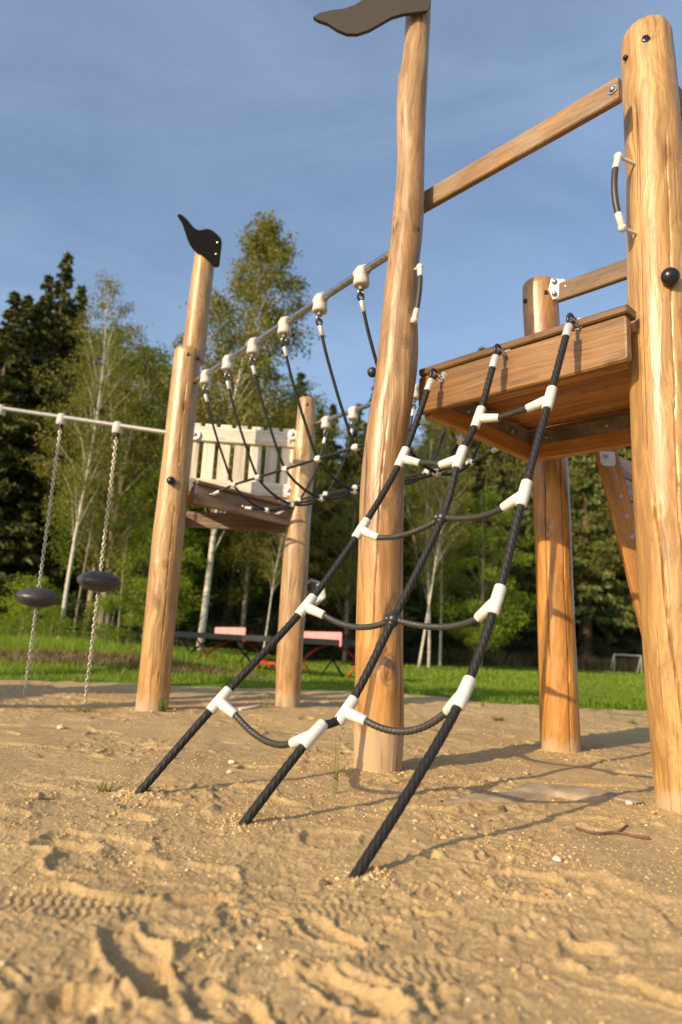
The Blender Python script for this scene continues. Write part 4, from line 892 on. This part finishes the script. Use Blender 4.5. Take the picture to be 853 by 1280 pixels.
# grey sheet half buried
sh = []; sf = []
cl_ = [(553, 1006), (590, 1001), (625, 998), (660, 990), (692, 987), (725, 993), (760, 995), (790, 1003), (800, 1010)]; wd = [.012, .05, .06, .09, .13, .12, .10, .05, .02]
cl3 = spline([gnd(*p) for p in cl_], 64); ww = np.interp(np.linspace(0, 1, len(cl3)), np.linspace(0, 1, len(wd)), wd)
for i, p in enumerate(cl3):
    T_ = unit(cl3[min(i + 1, len(cl3) - 1)] - cl3[max(i - 1, 0)]); n_ = unit(V3(-T_[1], T_[0], 0))
    for k in range(13):
        s = (k / 12 - .5) * 2; q = p + n_ * s * ww[i]; z = .004 + .010 * (1 - s * s) + .010 * float(vnoise(np.array([q[0] * 8]), np.array([q[1] * 8]), 91)[0]) - .012 * (abs(s) > .95); z += float(sand_z(np.array([q[0]]), np.array([q[1]]))[0]) * .4; sh.append(V3(q[0], q[1], z))
for i in range(len(cl3) - 1):
    for k in range(12): sf.append((i * 13 + k, i * 13 + k + 1, (i + 1) * 13 + k + 1, (i + 1) * 13 + k))
nsh = len(sh); sh2 = [q - V3(0, 0, .02) for q in sh]; sf2 = [tuple(j + nsh for j in f[::-1]) for f in sf]
o = place('buried_sheet', mkmesh('buried_sheet', sh + sh2, sf + sf2, M_SHEET, True)); prop(o, 'grey sheet half buried in the sand between the two front posts', 'ground sheet')
# twig
tw = [gnd(720, 1040), gnd(745, 1046), gnd(770, 1045), gnd(795, 1050), gnd(812, 1052)]; mb = MB(); mb.tube([p + V3(0, 0, .012) for p in spline(tw, 20)], .0042, 6); mb.tube([tw[2] + V3(0, 0, .012), gnd(785, 1040) + V3(0, 0, .02)], .004, 5); o = mb.build('twig', M_TWIG); prop(o, 'reddish brown twig lying on the sand left of the right post', 'twig')
# white pipe
p0_, p1_ = gnd(300, 888), gnd(343, 882); mb = MB(); mb.cyl(p0_ + V3(0, 0, .008), p1_ + V3(0, 0, .008), .014, n=12); o = mb.build('white_pipe', M_STONE); prop(o, 'short white pipe lying on the sand left of the back log', 'pipe')
# weeds
def weed(px, py, h, n, spread, label, seed, leafy=False, w=.004, mat=None, name='grass_tuft', cat='grass tuft'):
    rg = random.Random(seed); g = gnd(px, py); z = float(sand_z(np.array([g[0]]), np.array([g[1]]))[0]) - .01; V = []; Fc = []
    for i in range(n):
        a = rg.uniform(0, 6.28); hh = h * rg.uniform(.5, 1.05); lean = spread * rg.uniform(.2, 1); b0_ = V3(g[0] + rg.uniform(-1, 1) * spread * .25, g[1] + rg.uniform(-1, 1) * spread * .25, z)
        sd__ = V3(-sin(a), cos(a), 0) * w * rg.uniform(.7, 1.3); dr = V3(cos(a), sin(a), 0)
        k = len(V); V += [b0_ - sd__, b0_ + sd__, b0_ + dr * lean * .35 + V3(0, 0, hh * .6) + sd__ * .8, b0_ + dr * lean * .35 + V3(0, 0, hh * .6) - sd__ * .8, b0_ + dr * lean + V3(0, 0, hh)]
        Fc += [(k, k + 1, k + 2, k + 3), (k + 3, k + 2, k + 4)]
    if leafy:
        for i in range(int(h / .022)):
            t = (i + 2) / (h / .022 + 2); a = i * 2.4; c = V3(g[0] + .02 * sin(t * 3), g[1], z + h * t); dr = V3(cos(a), sin(a), .35); L_ = .032 * (1.15 - t * .5); sd__ = V3(-sin(a), cos(a), 0) * .007
            k = len(V); V += [c, c + dr * L_ * .5 + sd__, c + dr * L_, c + dr * L_ * .5 - sd__]; Fc.append((k, k + 1, k + 2, k + 3))
    o = place(name, mkmesh(name, V, Fc, mat or M_WEED, False)); prop(o, label, cat); return o
weed(420, 992, .30, 3, .03, 'tall thin weed seedling just left of the tall knotty post foot', 1, True, .0022, name='weed', cat='weed')
weed(603, 885, .22, 8, .06, 'upright green weed on the sand between the middle posts', 2, True, .004, name='weed', cat='weed')
weed(624, 902, .05, 40, .12, 'flat green grass tuft on sand between the middle posts', 3)
weed(202, 889, .14, 34, .10, 'bright green grass tuft growing at the foot of the left post', 4)
weed(130, 992, .06, 16, .06, 'small green sprout in the sand left of the left rope foot', 5)
weed(100, 888, .035, 70, .30, 'low dark green patch on the sand below the disc steps', 6)
weed(545, 912, .05, 10, .05, 'tiny green seedling right of the tall knotty post', 7)
weed(330, 885, .20, 18, .12, 'wispy grass stalks beside the white pipe', 8, w=.002)
weed(718, 868, .2, 24, .14, 'grass clump poking up just behind the back log at right', 9)
weed(640, 860, .12, 24, .14, 'grass clump at the lawn edge left of the back log', 10)
weed(790, 905, .07, 22, .08, 'short grass tuft in the shade left of the right post', 11)
weed(765, 900, .22, 5, .05, 'few tall thin blades in the shade between right posts', 12, w=.002)

# ------------------------------------------------------------------ grass
def blades(name, X, Y, H_, Wd, mat, label, seed, lean=.5, dip=.01):
    rg = np.random.RandomState(seed); n = len(X); Z = meadow_z(X, Y) - dip; a = rg.uniform(0, 2 * pi, n); h = H_ * rg.uniform(.45, 1.15, n); w = Wd * rg.uniform(.6, 1.3, n); l = h * lean * rg.uniform(.1, 1, n)
    dx, dy = np.cos(a), np.sin(a); b = rg.uniform(0, 2 * pi, n); sx, sy = np.cos(b) * w, np.sin(b) * w
    v0 = np.stack([X - sx, Y - sy, Z], 1); v1 = np.stack([X + sx, Y + sy, Z], 1); v2 = np.stack([X + sx * .7 + dx * l * .4, Y + sy * .7 + dy * l * .4, Z + h * .6], 1)
    v3 = np.stack([X - sx * .7 + dx * l * .4, Y - sy * .7 + dy * l * .4, Z + h * .6], 1); v4 = np.stack([X + dx * l, Y + dy * l, Z + h], 1)
    V = np.stack([v0, v1, v2, v3, v4], 1).reshape(-1, 3); k = 5 * np.arange(n)[:, None]
    Fc = np.concatenate([k + np.array([[0, 1, 2]]), k + np.array([[0, 2, 3]]), k + np.array([[3, 2, 4]])], 0)
    o = place(name, fastmesh(name, V, Fc, mat, False)); return prop(o, label, 'grass', kind='stuff')
rg = np.random.RandomState(11)
def scatter(n, y0, y1, half=.62, dens=None):
    y = y0 * (y1 / y0) ** rg.rand(n); x = y * np.tan(rg.uniform(-half, half, n)); ok = (y - edge_y(x)) > rg.exponential(.08, n) - .05
    if dens is not None: ok &= rg.rand(n) < dens(x, y)
    return x[ok], y[ok]
x, y = scatter(90000, 7.4, 13.5, dens=lambda x, y: (.25 + .75 * sstep(-.4, .4, vnoise(x * 2, y * 2, 60))) * (1 - .92 * (np.abs(y - 10.2 - .15 * x) < .42) * sstep(-.7, -1.6, x)))
hh = .055 + .05 * sstep(-.5, .6, vnoise(x * 1.3, y * 1.3, 61)) + .22 * sstep(-1.0, -3.6, x) * sstep(9.8, 10.8, y)
blades('grass', x, y, hh, .0055, M_GRASS, 'short green grass along the edge of the sand', 1)
x, y = scatter(80000, 12.5, 60); hh = .07 + .05 * vnoise(x * .8, y * .8, 62); blades('grass_far', x, y, hh, .010 + .0005 * y, M_GRASS, 'green lawn grass of the meadow', 2)
x, y = scatter(16000, 9.6, 15, dens=lambda x, y: sstep(-1.0, -3.0, x) * (y > 10.6)); blades('tall_grass', x, y, .27 + .10 * vnoise(x, y, 3), .008, M_GRASS, 'tall green grass on the low bank at left', 3, .6)
x, y = scatter(40000, 9.0, 12, dens=lambda x, y: (np.abs(y - 10.25 - .15 * x) < .45) * sstep(-.7, -1.6, x)); blades('dry_grass', x, y, .10, .008, M_DRYG, 'dry cut brown grass along the low bank', 4, 1.2)
x, y = scatter(150000, 26, 46, half=.56, dens=lambda x, y: ((y > np.minimum(39.5, 27.5 + .95 * x)) & (y < np.minimum(39.5, 27.5 + .95 * x) + 4) & (x > 0)) * .9); blades('dry_grass_far', x, y, .85, .030, M_DRYG, 'tall dry brown grass at the foot of the forest', 5, .3)
# dry bank soil strip
def strip(name, mat, label):
    xs = np.linspace(-9, -1.2, 120); V = []; Fc = []
    for i, xx in enumerate(xs):
        yc = 10.25 + .15 * xx; w = .30 * (1 + .5 * float(vnoise(np.array([xx * 2]), np.array([0.]), 8)[0]))
        for k in range(9):
            s = (k / 8 - .5) * 2; yy = yc + s * w; z = float(meadow_z(np.array([xx]), np.array([yy]))[0]) + .05 * (1 - s * s) * (1 + .8 * float(vnoise(np.array([xx * 5]), np.array([yy * 5]), 9)[0])) - .02; V.append((xx, yy, z))
    for i in range(len(xs) - 1):
        for k in range(8): Fc.append((i * 9 + k, i * 9 + k + 1, (i + 1) * 9 + k + 1, (i + 1) * 9 + k))
    o = place(name, mkmesh(name, V, Fc, mat, True)); prop(o, kind='structure')
strip('earth_bank', M_DRYG, '')

# ------------------------------------------------------------------ trees
def leafmesh(name, C, size, mat, seed, aspect=.6, up=0.0, droop=None):
    "kite leaves (one face each) at centres C"
    rg = np.random.RandomState(seed); n = len(C); a = rg.normal(size=(n, 3)); a[:, 2] -= up
    if droop is not None: a = a * .6 + droop
    a /= np.linalg.norm(a, axis=1)[:, None]; b = rg.normal(size=(n, 3)); b -= a * (a * b).sum(1)[:, None]; b /= np.linalg.norm(b, axis=1)[:, None]
    s = (size * rg.uniform(.6, 1.3, n))[:, None]
    V = np.stack([C - a * s * .5, C + b * s * aspect * .5, C + a * s * .5, C - b * s * aspect * .5], 1).reshape(-1, 3); Fc = np.arange(4 * n).reshape(n, 4)
    return fastmesh(name, V, Fc, mat, False)

def sweep(mb, pts, r0, r1, n=6):
    m = len(pts); mb.tube(pts, [r0 + (r1 - r0) * (i / (m - 1)) ** .8 for i in range(m)], n)

def spruce_proto(h, rb, seed, mat, clear=.12, thin=1.0):
    rg = np.random.RandomState(seed); tr = MB(); sweep(tr, [V3(0, 0, -.2), V3(.02 * h / 10, 0, h * .4), V3(0, .02, h * .98)], h * .014, .012, 9); C = []; D = []
    z = h * clear
    while z < h * .985:
        t = z / h; L0 = rb * (1 - t) ** .95 * (.8 + .4 * rg.rand()) + .06; nb_ = 6 if t < .8 else 5
        for k in range(nb_):
            a = rg.uniform(0, 2 * pi); L = L0 * rg.uniform(.65, 1.12); dirv = V3(cos(a), sin(a), 0); m = 9; pts = []
            for j in range(m):
                s = j / (m - 1); pts.append(V3(0, 0, z) + dirv * L * s + V3(0, 0, (.10 - .38 * s + .20 * s * s) * L * (1 - .4 * t)))
            if L > .5: sweep(tr, pts[::4], .018, .005, 4)
            ns = int((12 + L * 46) * thin)
            for q in range(ns):
                s = rg.uniform(.12, 1) ** .8; p = pts[min(int(s * (m - 1)), m - 2)]; f = s * (m - 1) % 1; p = p + (pts[min(int(s * (m - 1)) + 1, m - 1)] - p) * f
                side = V3(-sin(a), cos(a), 0) * rg.uniform(-1, 1) * .26 * L * (1.1 - s) ** .6 * .8
                C.append(p + side + V3(0, 0, (-rg.uniform(0, .16) - .15 * abs(rg.normal()) * (.4 + s * .3)) * min(1, L + .15))); D.append(dirv * .5 + side * .6 + V3(0, 0, -.85))
        z += (.20 + .016 * h) * (1 - .5 * t) * rg.uniform(.8, 1.2)
    C = np.array(C); D = np.array(D); D /= np.linalg.norm(D, axis=1)[:, None]
    return mkmesh('trunk', [np.array(v) for v in tr.v], tr.f, M_BARK, True), leafmesh('crown', C, np.full(len(C), .30), mat, seed, .34, 0, D)

def broad_proto(h, cw, ch0, seed, mat, bark, nclump=46, per=230, leaf=.105, trunk_r=None, clump_r=.75, lean=0.0, sparse=1.0, droop=.3, shape='oval', multi=1):
    rg = np.random.RandomState(seed); tr = MB(); C = []; trunk_r = trunk_r or h * .012
    for mstem in range(multi):
        ox = rg.uniform(-.3, .3) if multi > 1 else 0; ln = lean + (rg.uniform(-.09, .09) * (multi > 1))
        ph = rg.uniform(0, 6)
        tp = lambda s: V3(ox + ln * h * s ** 1.2 + .018 * h * sin(s * 5 + ph) * s, .014 * h * sin(s * 4 + 1 + ph) * s, h * s * .97 - .1)
        sweep(tr, [tp(s) for s in np.linspace(0, 1, 14)], trunk_r, trunk_r * .12, 9)
        for k in range(nclump // multi):
            s = ch0 + (1 - ch0) * ((k + rg.rand()) / (nclump // multi)); u = (s - ch0) / (1 - ch0)
            wd_ = cw * (sin(pi * min(1, u * .93 + .07)) ** .6 if shape == 'oval' else (1 - u) ** .7 + .12) * .5
            a = k * 2.4 + rg.uniform(-.5, .5); rr_ = wd_ * rg.uniform(.25, 1.0); c = tp(s) + V3(cos(a) * rr_, sin(a) * rr_, rg.uniform(-.2, .3) - droop * rr_ * .3)
            st_ = tp(max(.08, s - .10 - .05 * rg.rand() - rr_ / h * .35)); mid_ = (st_ + c) / 2 + V3(0, 0, .12 * rr_); sweep(tr, [st_, mid_, c], trunk_r * (.24 - .13 * u), trunk_r * .04, 5)
            cr_ = clump_r * (.55 + .6 * rg.rand()) * (1 - .35 * u)
            m = int(per * 1.45 * (cr_ / clump_r) ** 1.6 * sparse); d = rg.normal(size=(m, 3)); d /= np.linalg.norm(d, axis=1)[:, None]; rad = cr_ * rg.rand(m) ** .45
            q = c + d * rad[:, None] * np.array([1, 1, .75]); q[:, 2] -= droop * np.abs(rg.normal(size=m)) * cr_ * .5
            # break the clump edge with twig-end sprigs
            C.append(q)
            for e in range(5):
                ea = rg.normal(size=3); ea[2] = -abs(ea[2]) * droop + .2; ea /= np.linalg.norm(ea); L_ = cr_ * rg.uniform(1.0, 1.55); kk = int(14 * sparse) + 4; C.append(c + np.outer(np.linspace(.5, 1, kk) * L_, ea) + rg.normal(size=(kk, 3)) * .07)
    C = np.concatenate(C); return mkmesh('trunk', [np.array(v) for v in tr.v], tr.f, bark, True), leafmesh('crown', C, np.full(len(C), leaf * .84), mat, seed, .62, .2)

P_ = {}
P_['spruceA'] = spruce_proto(17, 2.9, 1, M_SPR); P_['spruceB'] = spruce_proto(15, 2.3, 2, M_SPR, .22); P_['spruceC'] = spruce_proto(15, 2.5, 3, M_SPR2, .16)
P_['birchA'] = broad_proto(16, 5.0, .36, 4, M_BIR, M_BBARK, 110, 400, .125, .12, .85, 0, 1.0, .9)
P_['birchB'] = broad_proto(14, 3.4, .38, 5, M_BIR, M_BBARK, 46, 230, .09, .085, .65, .02, .9, .9)
P_['birchC'] = broad_proto(12, 3.0, .55, 6, M_BIR, M_BBARK, 30, 220, .09, .075, .65, .10, .9, .8)
P_['oakA'] = broad_proto(12, 6.2, .26, 7, M_DEC, M_BARKG, 74, 330, .115, .15, .95, 0, 1, .3, multi=2)
P_['oakB'] = broad_proto(9, 5.0, .16, 8, M_DEC2, M_BARKG, 60, 320, .11, .10, .85, 0, 1, .3, multi=3)
P_['oakC'] = broad_proto(13, 5.4, .36, 9, M_BIR, M_BARKG, 64, 300, .11, .14, .85, .02, 1, .4)
P_['thin'] = broad_proto(11, 2.4, .5, 10, M_DEC, M_BARKG, 20, 110, .10, .06, .5, .06, .7, .4)
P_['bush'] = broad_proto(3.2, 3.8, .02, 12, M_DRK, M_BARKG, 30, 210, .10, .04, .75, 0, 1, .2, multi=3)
P_['bushG'] = broad_proto(2.6, 3.0, .02, 13, M_DEC2, M_BARKG, 26, 190, .10, .035, .65, 0, 1, .2, multi=3)
PH = dict(spruceA=17, spruceB=15, spruceC=15, birchA=16, birchB=14, birchC=12, oakA=12, oakB=9, oakC=13, thin=11, bush=3.2, bushG=2.6)
NAMES = dict(spruceA='spruce_tree', spruceB='spruce_tree', spruceC='spruce_tree', birchA='birch_tree', birchB='birch_tree', birchC='birch_tree', oakA='broadleaf_tree', oakB='broadleaf_tree', oakC='broadleaf_tree', thin='young_tree', bush='bush', bushG='bush')
def tree(kind, px, Y, h, label, group=None, rot=None, wide=1.0, x=None, tilt=0.0, cat=None):
    rgt = random.Random(int(px * 7 + Y * 13 + h * 3)); xx = xat(px, Y, -.2) if x is None else x; s = h / PH[kind]
    gz = float(meadow_z(np.array([xx]), np.array([float(Y)]))[0]); o = thing(NAMES[kind], (xx, Y, gz - .05), label, cat or ('bush' if 'bush' in kind else 'tree'), group)
    o.scale = (s * wide, s * wide, s); o.rotation_euler = (0, tilt, rgt.uniform(0, 6.28) if rot is None else rot)
    a = place('trunk', P_[kind][0], o); b = place('crown', P_[kind][1], o); return o
def topz(px, py, Y): return at(px, py, Y)[2] + .25
def topx(px, py, Y): return at(px, py, Y)[0]
# named trees in view (photo column of the foot, distance, height to the seen top)
tree('spruceA', 60, 27, topz(85, 322, 27), 'tallest dark spruce rising at the left edge of the photo', x=topx(85, 326, 27), wide=1.25)
tree('spruceA', 0, 25, topz(15, 372, 25), 'dark spruce at the far left edge, slightly lower than its neighbour', wide=1.5, x=topx(20, 372, 25))
tree('spruceB', 40, 26, topz(48, 385, 26), 'dark spruce filling the gap between the two tall left spruces', wide=1.7, x=topx(48, 385, 26))
tree('spruceA', 75, 28, topz(62, 350, 28), 'dark spruce close behind the tallest spruce at left', wide=1.3, x=topx(62, 350, 28))
tree('oakC', 105, 25, topz(110, 400, 25), 'brownish broadleaf tree right behind the slender birch', wide=1.1)
tree('oakA', 165, 25, topz(175, 470, 25), 'dense green tree between the chains and the left post', wide=1.0)
tree('birchB', 72, 19, topz(130, 345, 19), 'slender white birch with sparse top behind the hanging chains', tilt=.0, rot=.4)
tree('thin', 88, 19.5, topz(150, 520, 19.5), 'thin forked bare-stemmed tree beside the slender white birch', rot=1.2)
tree('thin', 145, 20, topz(165, 560, 20), 'thin leaning dark stem left of the left post', rot=2.2)
tree('oakA', 130, 23, topz(150, 425, 23), 'yellow-green broadleaf tree behind the two disc steps')
tree('oakB', 178, 21, topz(185, 590, 21), 'bright green low broadleaf tree just left of the left post')
tree('oakA', 215, 27, topz(215, 470, 27), 'broadleaf tree showing between the left post and birch')
tree('birchA', 248, 21, topz(325, 262, 21), 'big tall birch towering above the fence between the two left posts', rot=0.0, tilt=.055, wide=1.0)
tree('birchC', 327, 20, topz(360, 640, 20) , 'small slanting birch between the fence and the back log', rot=.3)
tree('oakC', 300, 26, topz(390, 500, 26), 'broadleaf tree with brownish leaves behind the back log')
tree('oakC', 430, 27, topz(440, 590, 27), 'shaded broadleaf tree left of the tall knotty post', wide=1.2)
tree('birchC', 523, 26, topz(575, 545, 26), 'leaning white birch just right of the tall knotty post', rot=0.0, tilt=.06)
tree('birchB', 536, 27, topz(545, 520, 27), 'straight thin white birch beside the leaning birch', rot=3.0)
tree('birchB', 550, 29, topz(560, 530, 29), 'pale birch behind the leaning birch, right of the knotty post', rot=4.0)
tree('oakB', 600, 29, topz(600, 610, 29), 'bright green broadleaf tree behind the rope net')
tree('spruceB', 618, 36, topz(630, 510, 36), 'spruce showing under the tower deck left of the back log')
tree('spruceC', 655, 41, topz(660, 530, 41), 'pale spruce seen right behind the back log')
tree('spruceC', 735, 42, topz(735, 450, 42), 'large pale green spruce right of the back log', wide=1.25)
tree('spruceC', 790, 44, topz(790, 460, 44), 'pale spruce partly behind the climbing wall board', wide=1.2)
tree('spruceB', 765, 46, topz(765, 480, 46), 'dark spruce between the two pale spruces at right')
tree('spruceB', 470, 31, topz(470, 560, 31), 'dark spruce hidden behind the tall knotty post')
rgf = random.Random(21)
kinds = ['spruceA', 'spruceB', 'oakC', 'oakA', 'spruceB', 'birchB', 'oakC', 'spruceC']
def forest_line(x): return 24 + 18 / (1 + math.exp(-(x - 4.5) / 2.2))
def where(px):
    for lim, w in ((-20, 'beyond the left frame edge'), (30, 'left of the hanging chains'), (100, 'behind the hanging chains'), (170, 'between the chains and left post'), (235, 'behind the left post'), (300, 'behind the left part of the fence'),
                   (350, 'behind the right part of the fence'), (400, 'behind the short log'), (445, 'right of the short log'), (510, 'behind the tall knotty post'), (560, 'just right of the knotty post'), (610, 'behind the rope net'), (665, 'left of the orange back log'),
                   (725, 'behind the orange back log'), (775, 'right of the orange back log'), (830, 'behind the climbing wall board'), (2000, 'beyond the right post')):
        if px < lim: return w
ROWS = ('front', 'second', 'third', 'hindmost'); seen_lab = {}
for row, (dy, hmin, hmax) in enumerate(((3, 8.0, 9.6), (6.5, 9.0, 11.0), (10.5, 10, 12.5), (15, 11.5, 14))):
    for px_ in np.arange(-120, 1000, 44 - row * 4):
        px = px_ + rgf.uniform(-14, 14); Y = forest_line((px - 400) / 35.0) + dy + rgf.uniform(-1.2, 1.2); k = ('spruceA', 'spruceB')[rgf.randrange(2)] if px < 75 else kinds[rgf.randrange(8)] if px < 560 else ('spruceB', 'spruceC', 'spruceA', 'oakC')[rgf.randrange(4)]
        lim = 1.0 if 300 < px < 560 else 1.12; hmul = (1.1 if px < 90 else .72 if 175 < px < 235 else 1.0)
        w = dict(spruceA='dark spruce', spruceB='narrow dark spruce', spruceC='paler spruce', birchB='thin birch', oakC='brownish broadleaf tree', oakA='green broadleaf tree')[k]
        lab = f'{w} in the {ROWS[row]} forest row, {where(px)}'
        tree(k, px, Y, rgf.uniform(hmin, hmax) * lim * hmul * Y / 31.0, lab, 'trees filling the forest: ' + lab.split(' in the ')[0], wide=1.3)
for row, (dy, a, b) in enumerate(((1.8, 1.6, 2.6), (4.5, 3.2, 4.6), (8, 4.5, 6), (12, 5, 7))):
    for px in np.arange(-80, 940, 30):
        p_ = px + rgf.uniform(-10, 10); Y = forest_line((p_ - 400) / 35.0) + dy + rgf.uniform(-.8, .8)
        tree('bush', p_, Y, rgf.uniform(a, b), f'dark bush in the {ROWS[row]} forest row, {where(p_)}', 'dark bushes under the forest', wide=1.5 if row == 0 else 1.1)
for (p_, Y, h, lab) in ((60, 17.5, 1.1, 'low green bush on the bank behind the disc steps'), (20, 16, 1.2, 'leafy green bush on the bank at the far left edge'), (130, 18, 1.5, 'green bush between the birch and the left post'), (30, 19, 2.0, 'green bush under the far left spruce')):
    tree('bushG', p_, Y, h, lab)

# labels shared inside one stretch of the forest are told apart by their order in the photo
dupes = {}
for o in bpy.data.objects:
    if o.get('category') in ('tree', 'bush'): dupes.setdefault(o['label'], []).append(o)
for lab, os_ in dupes.items():
    if len(os_) > 1:
        os_.sort(key=lambda o: o.location.x / o.location.y)
        for i, o in enumerate(os_): o['label'] = (('left ', 'right ') if len(os_) == 2 else ('leftmost ', 'middle ', 'rightmost '))[min(i, 2)] + lab
